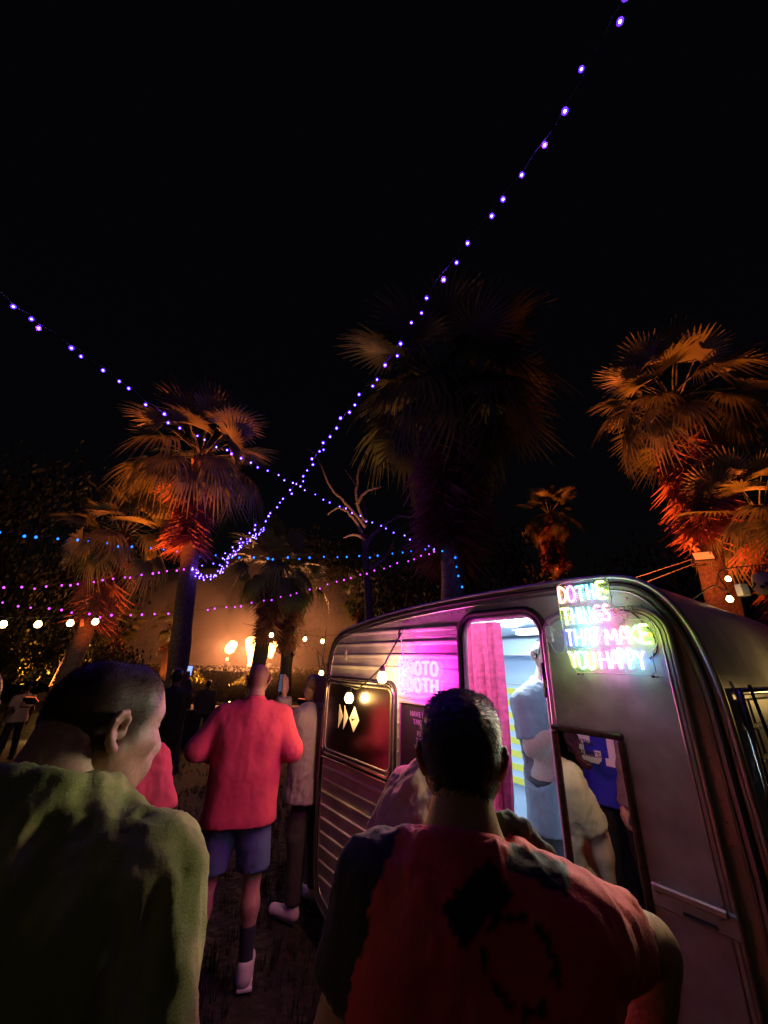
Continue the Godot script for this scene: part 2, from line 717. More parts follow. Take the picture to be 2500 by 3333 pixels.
func build_ground() -> void:
	var st := begin()
	st.set_smooth_group(0)
	var rs := [0.0]
	var r := 0.5
	while r < 320.0:
		rs.append(r)
		r *= 1.16
	var P := func(i: int, k: int) -> Vector3:
		var a := TAU * k / 72.0
		var x: float = cos(a) * rs[i]
		var z: float = sin(a) * rs[i]
		var bumps := noise.get_noise_2d(x * 0.9, z * 0.9) * 0.035
		return Vector3(x, ground_y(x, z) + bumps - 0.015, z)
	for i in rs.size() - 1:
		for k in 72:
			quad(st, P.call(i, k), P.call(i, k + 1), P.call(i + 1, k + 1), P.call(i + 1, k))
	var g := part("ground", done(st), M.earth, self)
	tag(g, "dark trodden earth and grass sloping away into the night", "", "", "structure")
	# short grass
	var bl := begin()
	for j in 5:
		var a := TAU * j / 5.0 + 0.4
		var d := Vector3(cos(a), 0, sin(a))
		var w := Vector3(-d.z, 0, d.x) * 0.004
		var b := d * 0.012
		for v in [b - w, b + d * 0.02 + Vector3(0, 0.05 + 0.012 * j, 0), b + w]:
			bl.add_vertex(v)
	var mm := MultiMesh.new()
	mm.transform_format = MultiMesh.TRANSFORM_3D
	mm.mesh = done(bl)
	var where := []
	while where.size() < 14000:
		var a := rng.randf_range(-PI * 0.95, -PI * 0.05)
		var d := 0.6 + 11.0 * pow(rng.randf(), 1.6)
		var x := cos(a) * d
		var z := sin(a) * d
		var q := FR.affine_inverse() * Vector3(x, 0, z)
		if q.z < 0.05 and q.z > -2.0 and q.x > -3.3 and q.x < -0.4:
			continue
		if noise.get_noise_2d(x * 1.4 + 30.0, z * 1.4) < -0.12:
			continue
		where.append(Transform3D(Basis(Vector3.UP, rng.randf() * TAU).scaled(Vector3.ONE * rng.randf_range(0.6, 1.3)), Vector3(x, ground_y(x, z) - 0.012, z)))
	mm.instance_count = where.size()
	for i in where.size():
		mm.set_instance_transform(i, where[i])
	var gi := MultiMeshInstance3D.new()
	gi.multimesh = mm
	gi.material_override = M.grass
	gi.name = "grass"
	add_child(gi)
	tag(gi, "short worn grass between the feet of the crowd", "grass", "", "stuff")


func build_backdrop() -> void:
	# hedge along the far edge of the lawn: many leaf faces on a box-shaped core
	var A := Vector3(-19.0, 0, -15.5)
	var B := Vector3(2.5, 0, -22.6)
	var dir := (B - A).normalized()
	var nor := Vector3(-dir.z, 0, dir.x)
	var L := A.distance_to(B)
	var h := thing("hedge", "long clipped hedge with two lit patches behind the far tables", "hedge")
	var core := begin()
	for i in 44:
		var t := (i + 0.5) / 44.0 * L
		var c := A + dir * t
		var hh := 1.42 + 0.05 * noise.get_noise_1d(t * 3.0)
		bbox(core, Vector3(c.x, (hh - 1.6) * 0.5, c.z), Vector3(L / 44.0 * 1.02, hh + 1.6, 0.9), 0.12, Basis(Vector3.UP, atan2(-dir.z, dir.x)))
	part("hedge_body", done(core), M.leaf, h)
	var lf := begin()
	for i in 11000:
		var t := rng.randf() * L
		var y := rng.randf_range(0.2, 1.5)
		var front := rng.randf() < 0.9
		var c := A + dir * t + nor * ((0.44 + rng.randf() * 0.07) if front else rng.randf_range(-0.45, 0.5))
		if not front:
			y = 1.45 + rng.randf() * 0.09
		var n := Vector3(rng.randfn(), rng.randfn(), rng.randfn()).normalized()
		var u := n.cross(Vector3.UP).normalized() * 0.05
		var w := n.cross(u).normalized() * 0.075
		c.y = y
		for v in [c - u, c + w, c + u]:
			lf.add_vertex(v)
	tag(part("leaves", done(lf), M.hedge_leaf, h), "", "", "", "stuff")
	# a low earth bank that the hedge stands on
	var bank := begin()
	bbox(bank, (A + B) * 0.5 + Vector3(0, -0.75, 0) + nor * 0.55, Vector3(L, 1.6, 2.2), 0.3, Basis(Vector3.UP, atan2(-dir.z, dir.x)))
	tag(part("bank", done(bank), M.earth, self), "earth bank under the far hedge", "", "", "structure")
	# two garden spotlights raking the hedge, and a pair further left
	var s := [[Vector3(-7.45, 0.72, -18.55), Vector3(-8.9, 1.35, -18.35), "small garden spotlight under the left lit patch of hedge"], [Vector3(-6.75, 0.72, -18.75), Vector3(-5.3, 1.3, -19.6), "small garden spotlight under the lit hedge patch beside the bald man"],
		[Vector3(-10.55, 0.9, -12.4), Vector3(-11.1, 2.2, -12.75), "left one of two spotlights crossing below the warm bulbs"], [Vector3(-10.35, 0.9, -12.4), Vector3(-9.3, 2.1, -12.95), "right one of two spotlights crossing below the warm bulbs"]]
	for q in s:
		var t := thing("garden_spotlight", q[2], "spotlight", q[0], 0.0, "garden spotlights")
		var dv: Vector3 = (q[1] - q[0]).normalized()
		part("housing", tube_mesh([-dv * 0.14, -dv * 0.02, dv * 0.02], [0.03, 0.06, 0.065], 10), M.rubber, t)
		part("lens", tube_mesh([dv * 0.021, dv * 0.03], [0.055, 0.05], 10), M.spot_lens, t)
		part("stake", tube_mesh([-dv * 0.08, Vector3(-dv.x * 0.08, -1.6, -dv.z * 0.08)], 0.012, 6), M.rubber, t)
		spot(t, dv * 0.04, q[1] - q[0], Color(1.0, 0.62, 0.2), 26.0, 22.0, 0.05)
	# shrubs that the crossing beams light
	for q in [[Vector3(-11.2, 0.6, -12.9), 1.3, 1.7, "dark shrub behind the crossing spotlights"], [Vector3(-9.4, 0.4, -13.2), 1.5, 1.6, "dark shrub right of the crossing spotlights"], [Vector3(-13.0, 0.4, -11.0), 1.6, 1.9, "dark shrub at the left edge under the warm bulbs"]]:
		leafy("shrub", q[3], "shrub", q[0], q[1], q[2], 2600, 0.07, false)
	# smoke round the fire: many overlapping billows, thicker near the flames
	var puffs := [[Vector3(-6.4, 1.8, -21.4), Vector3(9, 6, 6), 0.02], [Vector3(-3.5, 2.6, -22.0), Vector3(14, 9, 8), 0.012], [Vector3(-9.5, 2.4, -20.6), Vector3(12, 8, 8), 0.012]]
	var pr := RandomNumberGenerator.new()
	pr.seed = 77
	for i in 30:
		var x := pr.randf_range(-13.0, 1.5)
		var near := clampf(1.0 - absf(x + 6.2) / 8.0, 0.15, 1.0)
		var wd := pr.randf_range(1.8, 4.6)
		puffs.append([Vector3(x, 1.2 + pr.randf() * (2.2 + 4.2 * near), -21.6 - x * 0.1 + pr.randf_range(-1.2, 1.2)), Vector3(wd, wd * pr.randf_range(0.6, 1.1), wd * 0.8), pr.randf_range(0.025, 0.07)])
	for q in puffs:
		var fv := FogVolume.new()
		fv.shape = RenderingServer.FOG_VOLUME_SHAPE_ELLIPSOID
		fv.size = q[1]
		fv.position = q[0]
		var fm := FogMaterial.new()
		fm.density = q[2]
		fm.albedo = Color(0.95, 0.9, 0.86)
		fv.material = fm
		fv.name = numbered("smoke")
		add_child(fv)
		tag(fv, "drifting smoke lit orange by the flames behind the hedge", "smoke", "smoke behind the hedge", "stuff")
	# flames shooting up behind the hedge
	var fl := [[Vector3(-7.39, 1.7, -19.9), 0.0, "round fireball left of the tall flame"], [Vector3(-6.47, 1.5, -20.2), 1.0, "tall bulb shaped flame in the middle"], [Vector3(-5.5, 1.7, -20.5), 2.0, "narrow flame between the palm trunks"]]
	for q in fl:
		var t := thing("flame_jet", q[2], "flame", q[0], 0.0, "flames behind the hedge")
		var prims := []
		if q[1] == 0.0:
			prims = [cap(Vector3(0, 0.6, 0), Vector3(0.1, 0.78, 0), 0.24, 0.2), cap(Vector3(-0.05, 0.1, 0), Vector3(-0.05, 0.14, 0), 0.06, 0.06)]
		elif q[1] == 1.0:
			prims = [cap(Vector3(0.05, 0.05, 0), Vector3(0.08, 0.5, 0), 0.1, 0.12), cap(Vector3(0.06, 0.55, 0), Vector3(-0.03, 1.15, 0), 0.16, 0.27), cap(Vector3(0.1, 1.0, 0), Vector3(0.14, 1.2, 0), 0.2, 0.15)]
		else:
			prims = [cap(Vector3(0, 0.3, 0), Vector3(0.04, 0.9, 0), 0.1, 0.2), cap(Vector3(0.04, 0.9, 0), Vector3(0.08, 1.15, 0), 0.18, 0.1)]
		var so := new_soup()
		flesh(so, prims, 30.0, 0.05, [], func(p, _g): return noise.get_noise_3d(p.x * 9.0, p.y * 6.0, p.z * 9.0) * 0.06)
		part("flame", soup_mesh(so), M.flame, t)
		part("burner", lathe([Vector2(0.0, -0.7), Vector2(0.12, -0.7), Vector2(0.14, -0.1), Vector2(0.1, -0.02), Vector2(0.0, -0.02)], 10), M.rubber, t)
		omni(t, Vector3(0, 0.75, 0.45), Color(1.0, 0.6, 0.38), [11.0, 14.0, 19.0][int(q[1])], 0.25)
	# tables with pale edges in front of the hedge
	var tb := [[Vector3(-7.4, 0, -15.4), 2.4, 0.2, "leftmost far table, its pale edge under the lit hedge"], [Vector3(-5.6, 0, -14.6), 2.2, 0.14, "far table with a pale edge left of the bald man"], [Vector3(-2.4, 0, -15.6), 2.8, 0.2, "far table behind the raised phone right of the bald man"], [Vector3(-6.3, 0, -13.2), 1.8, 0.1, "low dark table among the far silhouettes"]]
	for q in tb:
		var gy := ground_y(q[0].x, q[0].z)
		var t := thing("trestle_table", q[3], "table", Vector3(q[0].x, gy, q[0].z), q[2], "far tables")
		var w: float = q[1]
		part("table_top", box_mesh(Vector3(0, 1.02, 0), Vector3(w, 0.05, 0.7), 0.01), M.stage_wood, t)
		for e in [-1.0, 1.0]:
			for f in [-1.0, 1.0]:
				part("leg", box_mesh(Vector3(e * (w * 0.5 - 0.1), 0.5, f * 0.28), Vector3(0.05, 1.0, 0.05)), M.stage_wood, t)
		part("skirt", box_mesh(Vector3(0, 0.55, -0.02), Vector3(w - 0.04, 0.86, 0.5), 0.02), M.black_cloth, t)
	# small candle lamp on a table
	var cl := thing("table_lamp", "tiny warm lamp on a far table left of the bald man", "lamp", Vector3(-5.05, ground_y(-5.05, -14.4) + 1.045, -14.4))
	part("glass", lathe([Vector2(0.0, 0.0), Vector2(0.05, 0.0), Vector2(0.06, 0.12), Vector2(0.0, 0.16)], 8), M.warm_bulb, cl)
	omni(cl, Vector3(0, 0.08, 0), Color(1, 0.7, 0.35), 0.25, 0.05)
	# ground lamp near the man in the pale tee
	var gl := thing("ground_lamp", "small warm lamp low on the lawn beside the pale shirted man", "lamp", Vector3(-11.6, ground_y(-11.6, -15.3), -15.3))
	part("glass", lathe([Vector2(0.0, 0.05), Vector2(0.09, 0.05), Vector2(0.09, 0.2), Vector2(0.0, 0.24)], 8), M.warm_bulb, gl)
	part("foot", lathe([Vector2(0.0, 0.0), Vector2(0.12, 0.0), Vector2(0.1, 0.05), Vector2(0.0, 0.05)], 8), M.rubber, gl)
	omni(gl, Vector3(0, 0.14, 0), Color(1, 0.75, 0.4), 3.0, 0.07)


# a crown of many small leaves round a few limbs
func leafy(called: String, label: String, category: String, at: Vector3, rad: float, high: float, count: int, leaf: float, trunk := true, group := "") -> Node3D:
	var t := thing(called, label, category, at, rng.randf() * TAU, group)
	var st := begin()
	var tips := []
	if trunk:
		var tr := smooth_path([Vector3.ZERO, Vector3(0.1, high * 0.3, 0.05), Vector3(-0.05, high * 0.6, 0)], 4)
		tube(st, tr, [0.2, 0.19, 0.18, 0.17, 0.16, 0.15, 0.14, 0.13, 0.12], 8)
	for i in 14:
		var a := TAU * i / 14.0 + rng.randf() * 0.5
		var y := high * rng.randf_range(0.35, 0.95)
		var rr := rad * rng.randf_range(0.4, 0.85) * (1.15 - absf(y / high - 0.6))
		var e := Vector3(cos(a) * rr, y, sin(a) * rr)
		tips.append(e)
		tube(st, smooth_path([Vector3(0, y * 0.5, 0), e * Vector3(0.5, 1, 0.5) - Vector3(0, 0.1 * high, 0), e], 3), [0.07, 0.06, 0.05, 0.04, 0.03, 0.02, 0.012], 5)
	part("trunk" if trunk else "stems", done(st), M.bark, t)
	var lf := begin()
	for i in count:
		var c: Vector3 = tips[rng.randi() % tips.size()] + Vector3(rng.randfn(), rng.randfn() * 0.8, rng.randfn()) * rad * 0.2
		c.y = maxf(c.y, 0.05)
		var n := Vector3(rng.randfn(), rng.randfn(), rng.randfn()).normalized()
		var u := n.cross(Vector3.UP).normalized() * leaf * 0.5
		var w := n.cross(u).normalized() * leaf
		for v in [c - w, c + u, c + w, c - w, c + w, c - u]:
			lf.add_vertex(v)
	tag(part("foliage", done(lf), M.leaf, t), "", "", "", "stuff")
	return t


# ------------------------------------------------------------------ palms

func frond_mesh(stalk: float, blade: float, droop: float, fold: float, spread: float, segs: int, ragged: float, sd: int) -> ArrayMesh:
	var r := RandomNumberGenerator.new()
	r.seed = sd
	var st := begin()
	# stalk: a flat tapering bar that runs out along +z and bends down
	var pts := []
	for i in 7:
		var t := i / 6.0
		pts.append(Vector3(0, -droop * stalk * 0.5 * t * t, stalk * t))
	tube(st, pts, [0.035, 0.03, 0.026, 0.023, 0.02, 0.018, 0.016], 5, false, 0.5)
	var hub: Vector3 = pts[6]
	var fwd: Vector3 = (pts[6] - pts[5]).normalized()
	var up := fwd.cross(Vector3.RIGHT).normalized()
	st.set_smooth_group(-1)
	for s in segs:
		var u := (s + 0.5) / segs * 2.0 - 1.0
		var a := u * spread
		var dir := (fwd * cos(a) + Vector3.RIGHT * sin(a)).normalized()
		var side := up.cross(dir).normalized()
		var len := blade * (1.0 - 0.35 * absf(u) ) * r.randf_range(1.0 - ragged, 1.04)
		var w := blade * spread / segs * 0.62
		var bend := r.randf_range(0.6, 1.3) * fold
		var L := []
		var C := []
		var R := []
		for i in 5:
			var t := i / 4.0
			var p := hub + dir * len * t + Vector3.DOWN * bend * len * t * t * t + up * (0.05 * blade * absf(u) * t)
			var ww: float = [0.18, 0.85, 1.0, 0.55, 0.05][i] * w
			L.append(p - side * ww + up * ww * 0.45)
			C.append(p)
			R.append(p + side * ww + up * ww * 0.45)
		for i in 4:
			quad(st, L[i], L[i + 1], C[i + 1], C[i])
			quad(st, C[i], C[i + 1], R[i + 1], R[i])
	return done(st)


var fronds := []
var dead := []


func palm(called: String, label: String, foot: Vector3, neck: Vector3, r_low: float, r_top: float, crown: float, n: int, skirt: float, skirt_w: float, m_frond: Material, group: String, bark: Material = null) -> Node3D:
	if fronds.is_empty():
		for i in 4:
			fronds.append([frond_mesh(1.15, 1.05, 0.25, 0.25, 1.9, 26, 0.12, 40 + i), frond_mesh(1.2, 1.1, 0.7, 0.75, 1.8, 26, 0.2, 50 + i)])
			dead.append(frond_mesh(0.7, 1.0, 0.5, 0.5, 0.8, 12, 0.35, 60 + i))
	var t := thing(called, label, "palm tree", foot, 0.0, group)
	var top := neck - foot
	var path := smooth_path([Vector3(0, -0.3, 0), top * 0.35 + Vector3(top.x * 0.02, 0, 0), top * 0.7, top], 6)
	var rad := []
	for i in path.size():
		var u := float(i) / (path.size() - 1)
		rad.append(lerpf(r_low, r_top, u) * (1.0 + 0.05 * sin(i * 2.4)) * (1.35 if i == 0 else 1.0))
	part("trunk", tube_mesh(path, rad, 14), bark if bark else M.bark, t)
	# living fronds
	for i in n:
		var az := i * 2.39996 + rng.randf() * 0.3
		var u := (i + 0.5) / n
		var el := lerpf(1.45, -0.75, pow(u, 0.9)) + rng.randfn() * 0.09
		var k := 0 if el > 0.15 else 1
		var sc := crown / 2.15 * rng.randf_range(0.85, 1.1)
		var o := part("frond", fronds[rng.randi() % 4][k], m_frond, t)
		var b := Basis(Vector3.UP, az) * Basis(Vector3.RIGHT, -el) * Basis(Vector3.BACK, rng.randfn() * 0.35)
		o.transform = Transform3D(b.scaled_local(Vector3.ONE * sc), top + Vector3(sin(az), 0, cos(az)) * r_top * 0.7 + Vector3(0, rng.randf_range(-0.1, 0.25) * crown * 0.4, 0))
	# dead fronds hanging against the trunk, and the cut leaf bases below them
	if skirt > 0.0:
		var mm := MultiMesh.new()
		mm.transform_format = MultiMesh.TRANSFORM_3D
		mm.mesh = dead[0]
		var cnt := int(50 + skirt * 46)
		mm.instance_count = cnt
		for i in cnt:
			var az := i * 2.39996
			var u := (i + 0.5) / cnt
			var y := -u * skirt * 0.72
			var c := _along(path, top.y + y)
			var b := Basis(Vector3.UP, az) * Basis(Vector3.RIGHT, lerpf(1.22, 1.52, u) + rng.randfn() * 0.07) * Basis(Vector3.BACK, rng.randfn() * 0.5)
			var sc := skirt_w * rng.randf_range(0.8, 1.15)
			mm.set_instance_transform(i, Transform3D(b.scaled_local(Vector3.ONE * sc), c + Vector3(sin(az), 0, cos(az)) * r_top * 0.8))
		var ms := MultiMeshInstance3D.new()
		ms.multimesh = mm
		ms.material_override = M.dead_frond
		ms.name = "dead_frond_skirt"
		t.add_child(ms)
		ms.set_meta("kind", "stuff")
		var bs := begin()
		for i in int(22 + skirt * 16):
			var az := i * 2.39996
			var y := top.y - skirt * rng.randf_range(0.1, 1.25)
			var c := _along(path, y)
			var d := Vector3(sin(az), 0, cos(az))
			var w := Vector3(d.z, 0, -d.x) * r_top * 0.3
			var e := c + d * r_top * 0.95
			quad(bs, e - w, e - w * 0.5 + d * 0.1 + Vector3(0, 0.2, 0), e + w * 0.5 + d * 0.1 + Vector3(0, 0.2, 0), e + w)
			quad(bs, e + w, e + w * 0.5 + d * 0.1 + Vector3(0, 0.2, 0), e - w * 0.5 + d * 0.12 + Vector3(0, 0.19, 0), e - w + d * 0.02)
		tag(part("leaf_bases", done(bs), M.boot, t), "", "", "", "stuff")
	return t


func _along(path: Array, y: float) -> Vector3:
	for i in path.size() - 1:
		if path[i + 1].y >= y:
			var u: float = clampf((y - path[i].y) / maxf(path[i + 1].y - path[i].y, 0.001), 0.0, 1.0)
			return path[i].lerp(path[i + 1], u)
	return path[path.size() - 1]


func flood(label: String, at: Vector3, aim: Vector3, c: Color, e: float, angle := 55.0) -> void:
	var d := (aim - at).normalized()
	var b := Basis.looking_at(d, Vector3.RIGHT if absf(d.y) > 0.9 else Vector3.UP)
	var t := thing("floodlight", label, "floodlight", at, 0.0, "orange floodlights on the palm trunks")
	var st := begin()
	bbox(st, b * Vector3(0, 0, 0.05), Vector3(0.3, 0.22, 0.07), 0.02, b)
	part("housing", done(st), M.rubber, t)
	var lens := begin()
	bbox(lens, b * Vector3(0, 0, 0.008), Vector3(0.26, 0.18, 0.012), 0.004, b)
	part("lens", done(lens), M.flood_lens, t)
	part("bracket", tube_mesh([b * Vector3(-0.17, 0, 0.05), b * Vector3(-0.17, -0.02, 0.2), b * Vector3(0.17, -0.02, 0.2), b * Vector3(0.17, 0, 0.05)], 0.012, 5), M.rubber, t)
	spot(t, d * 0.03, aim - at, c, e, angle, 0.1)


func build_palms() -> void:
	var G := "fan palms round the lawn"
	var gy := func(x: float, z: float) -> Vector3: return Vector3(x, ground_y(x, z) - 0.05, z)
	# mid left, the trunk carrying the bundle of purple lights
	palm("fan_palm", "fan palm whose dark trunk carries the bundle of purple lights", gy.call(-4.2, -9.1), Vector3(-4.9, 6.75, -8.75), 0.24, 0.17, 1.95, 44, 2.1, 0.8, M.frond, G)
	palm("fan_palm", "leaning fan palm at the left with a red lit skirt", gy.call(-7.0, -9.1), Vector3(-6.7, 4.75, -9.3), 0.2, 0.15, 1.45, 36, 1.9, 0.75, M.frond, G)
	palm("fan_palm", "tallest palm, dim and grey brown, behind the caravan roof", gy.call(2.05, -10.8), Vector3(2.06, 10.9, -10.8), 0.36, 0.3, 3.6, 60, 5.2, 1.75, M.frond, G, M.pale_bark)
	palm("fan_palm", "bright orange lit palm above the right end of the caravan", gy.call(5.75, -6.6), Vector3(5.85, 6.95, -6.2), 0.26, 0.2, 1.42, 46, 2.6, 0.85, M.frond, G)
	palm("fan_palm", "small orange lit palm behind the middle of the caravan roof", gy.call(7.1, -15.5), Vector3(7.3, 8.2, -15.4), 0.18, 0.14, 1.35, 24, 2.1, 0.75, M.frond, G)
	palm("fan_palm", "palm cut by the right edge with a red skirt of dead leaves", gy.call(6.35, -5.9), Vector3(6.3, 4.35, -5.8), 0.2, 0.16, 1.15, 30, 1.9, 0.75, M.frond, G)
	palm("fan_palm", "left one of the twin dark palms standing against the orange smoke", gy.call(-4.1, -13.5), Vector3(-3.8, 5.0, -13.4), 0.25, 0.2, 1.7, 34, 2.2, 0.8, M.frond, G)
	palm("fan_palm", "right one of the twin dark palms standing against the orange smoke", gy.call(-3.1, -14.2), Vector3(-3.35, 4.7, -14.1), 0.22, 0.18, 1.4, 30, 2.3, 0.7, M.frond, G)
	palm("fan_palm", "small far palm with a red tinged skirt left of the caravan roof", gy.call(-0.85, -18.0), Vector3(-0.85, 4.9, -18.0), 0.2, 0.17, 1.2, 22, 1.3, 0.55, M.frond, G)
	palm("fan_palm", "short far palm, its trunk lit, behind the leaning palm", gy.call(-10.8, -16.8), Vector3(-10.95, 3.0, -16.76), 0.16, 0.13, 0.9, 18, 0.7, 0.45, M.frond, G)
	palm("fan_palm", "short far palm, its trunk lit, just left of the dark trunk", gy.call(-9.2, -17.8), Vector3(-9.35, 3.2, -17.7), 0.18, 0.14, 0.9, 18, 0.8, 0.45, M.frond, G)
	var O := Color(1.0, 0.42, 0.15)
	flood("floodlight on the trunk above the caravan, its glowing face showing", Vector3(5.5, 3.72, -6.2), Vector3(4.5, 5.2, -4.6), O, 1.5, 50.0)
	flood("floodlight on the lawn in front of the bundle palm", Vector3(-5.1, 0.1, -6.2), Vector3(-5.05, 6.7, -8.7), O, 140.0, 16.0)
	flood("floodlight on the lawn in front of the leaning palm", Vector3(-5.5, 0.0, -7.8), Vector3(-6.7, 4.5, -9.3), O, 36.0, 21.0)
	flood("floodlight behind the caravan aimed at the palm above its right end", Vector3(3.4, 0.2, -6.2), Vector3(5.95, 6.6, -6.2), O, 120.0, 19.0)
	flood("floodlight in front of the small palm behind the caravan roof", Vector3(5.9, 1.0, -12.5), Vector3(7.2, 7.6, -15.3), O, 230.0, 17.0)
	flood("floodlight in front of the palm at the right edge", Vector3(4.9, 0.4, -3.9), Vector3(6.3, 4.0, -5.8), O, 22.0, 28.0)
	flood("floodlight at the foot of the lit far trunk behind the leaning palm", Vector3(-10.5, 0.6, -16.0), Vector3(-10.9, 2.6, -16.7), Color(1, 0.45, 0.2), 6.0, 40.0)
	flood("floodlight at the foot of the lit far trunk left of the dark trunk", Vector3(-9.0, 0.5, -17.0), Vector3(-9.3, 2.8, -17.7), Color(1, 0.45, 0.2), 6.0, 40.0)
	flood("floodlight below the bare tree with the glinting tips", Vector3(-1.7, 1.0, -9.6), Vector3(-1.3, 7.2, -12.0), Color(1.0, 0.62, 0.36), 75.0, 10.0)
	# lit leaning post at the left
	var p := thing("lattice_post", "slanting lattice post lit orange left of the nearest head", "post", Vector3(-8.6, 0.5, -11.1))
	var fr := begin()
	for e in [-0.06, 0.06]:
		tube(fr, [Vector3(e - 0.06, 0.5, 0), Vector3(e + 0.12, 1.45, 0)], 0.014, 5)
	part("rail", done(fr), M.white_print, p)
	var rung := tube_mesh([Vector3(-0.06, 0, 0), Vector3(0.06, 0.06, 0)], 0.011, 5)
	var rung2 := tube_mesh([Vector3(-0.06, 0.06, 0), Vector3(0.06, 0, 0)], 0.011, 5)
	for i in 10:
		var o := part("rung", rung if i % 2 == 0 else rung2, M.white_print, p)
		o.position = Vector3(-0.06 + 0.18 * i / 10.0 + 0.01, 0.52 + i * 0.092, 0)
	part("foot", tube_mesh([Vector3(-0.06, 0.5, 0), Vector3(-0.15, -1.4, 0)], 0.03, 6), M.bark, p)
	flood("small floodlight in front of the slanting lattice post", Vector3(-8.6, 0.75, -10.55), Vector3(-8.58, 1.5, -11.1), Color(1, 0.5, 0.2), 3.0, 35.0)


func build_trees() -> void:
	# bare tree with lit branch tips
	var t := thing("bare_tree", "bare leafless tree with pale lit branch ends between the palms", "tree", Vector3(-0.35, ground_y(-0.35, -12.0) - 0.1, -12.0))
	var o := t.position
	var st := begin()
	var tr := smooth_path([Vector3.ZERO, Vector3(0.05, 3.0, 0), Vector3(-0.15, 5.2, 0), Vector3(-0.3, 6.4, 0)], 5)
	var rr := []
	for i in tr.size():
		rr.append(lerpf(0.17, 0.08, float(i) / (tr.size() - 1)))
	tube(st, tr, rr, 9)
	part("trunk", done(st), M.bark, t)
	var br := [[Vector3(-0.6, 6.1, -12), Vector3(-1.3, 6.9, -11.9), Vector3(-1.84, 7.43, -11.85), Vector3(-2.45, 8.6, -11.7), Vector3(-2.82, 8.88, -11.66)],
		[Vector3(-0.65, 6.3, -12), Vector3(-0.94, 7.0, -11.95), Vector3(-0.98, 7.8, -11.95), Vector3(-0.92, 8.52, -11.95)],
		[Vector3(-0.95, 6.9, -11.95), Vector3(-0.75, 7.3, -11.95), Vector3(-0.4, 7.55, -12), Vector3(-0.12, 7.62, -12)],
		[Vector3(-0.5, 5.3, -12), Vector3(-0.8, 6.05, -11.95), Vector3(-1.25, 6.6, -11.9), Vector3(-1.6, 6.68, -11.85), Vector3(-1.9, 6.45, -11.85)],
		[Vector3(-0.55, 5.5, -12), Vector3(-0.25, 5.95, -12), Vector3(0.15, 6.3, -12), Vector3(0.55, 6.5, -11.95), Vector3(1.11, 6.5, -11.95)],
		[Vector3(-0.55, 5.6, -12), Vector3(-0.9, 5.75, -11.8), Vector3(-1.3, 5.6, -11.7)], [Vector3(-0.6, 6.2, -12.1), Vector3(-0.8, 7.4, -12.4), Vector3(-1.5, 8.6, -12.6)], [Vector3(-0.5, 4.6, -12), Vector3(0.1, 5.1, -12.2), Vector3(0.4, 5.8, -12.3)]]
	for b in br:
		var q := []
		for v in b:
			q.append(v - o)
		var path := smooth_path(q, 5)
		var rad := []
		for i in path.size():
			var u := float(i) / (path.size() - 1)
			path[i] += Vector3(noise.get_noise_1d(i * 3.1 + b[0].x * 50.0), noise.get_noise_1d(i * 2.7 + 40.0), 0) * 0.05
			rad.append(lerpf(0.075, 0.025, u))
		part("branch", tube_mesh(path, rad, 6), M.pale_bark, t)
	# dark evergreen masses behind
	var DT := "dark trees beyond the palms"
	leafy("dark_tree", "tall dark tree beyond the smoke, behind the bare tree", "tree", Vector3(-3.4, -1.5, -27.0), 4.2, 13.0, 9000, 0.13, true, DT)
	leafy("dark_tree", "dark tree at the left edge behind the blue lights", "tree", Vector3(-14.0, -1.4, -14.5), 4.2, 9.5, 9000, 0.11, true, DT)
	leafy("dark_tree", "dark tree far beyond the leaning palm", "tree", Vector3(-17.0, -1.5, -24.0), 4.0, 8.0, 7000, 0.12, true, DT)
	leafy("dark_tree", "dark tree low between the tallest palm and the small lit palm", "tree", Vector3(4.6, -1.2, -15.0), 3.0, 7.5, 8000, 0.1, true, DT)
	leafy("dark_tree", "dark tree behind the right hand palms", "tree", Vector3(10.5, -1.0, -11.0), 3.0, 8.0, 8000, 0.1, true, DT)
	leafy("dark_tree", "dark tree left of the tallest palm's trunk", "tree", Vector3(0.9, -1.2, -16.5), 2.4, 7.0, 8000, 0.1, true, DT)


# ------------------------------------------------------------------ caravan (all in its own frame)

var outline := PackedVector2Array()


func make_outline() -> void:
	# side profile, counter-clockwise from the rear bottom
	var key := [Vector2(-2.3, 0.1), Vector2(-0.95, 0.16), Vector2(-0.62, 0.3), Vector2(-0.49, 0.6), Vector2(-0.45, 1.1), Vector2(-0.45, 1.5), Vector2(-0.452, 1.73), Vector2(-0.465, 1.86), Vector2(-0.495, 1.99), Vector2(-0.545, 2.095), Vector2(-0.61, 2.165),
		Vector2(-0.69, 2.2), Vector2(-0.8, 2.215), Vector2(-1.0, 2.222), Vector2(-1.6, 2.215), Vector2(-2.04, 2.195), Vector2(-2.42, 2.165), Vector2(-2.8, 2.115), Vector2(-3.0, 2.08), Vector2(-3.1, 2.04), Vector2(-3.17, 1.98), Vector2(-3.21, 1.89), Vector2(-3.235, 1.74),
		Vector2(-3.245, 1.4), Vector2(-3.245, 1.0), Vector2(-3.23, 0.6), Vector2(-3.19, 0.34), Vector2(-3.12, 0.23), Vector2(-3.0, 0.19), Vector2(-2.8, 0.145)]
	outline = PackedVector2Array()
	var n := key.size()
	for i in n:
		for k in 3:
			outline.append(key[i].cubic_interpolate(key[(i + 1) % n], key[(i - 1 + n) % n], key[(i + 2) % n], k / 3.0))


func left_edge(h: float) -> float:
	var best := 0.0
	for i in outline.size():
		var a := outline[i]
		var b := outline[(i + 1) % outline.size()]
		if (a.y > h) != (b.y > h):
			best = minf(best, lerpf(a.x, b.x, (h - a.y) / (b.y - a.y)))
	return best


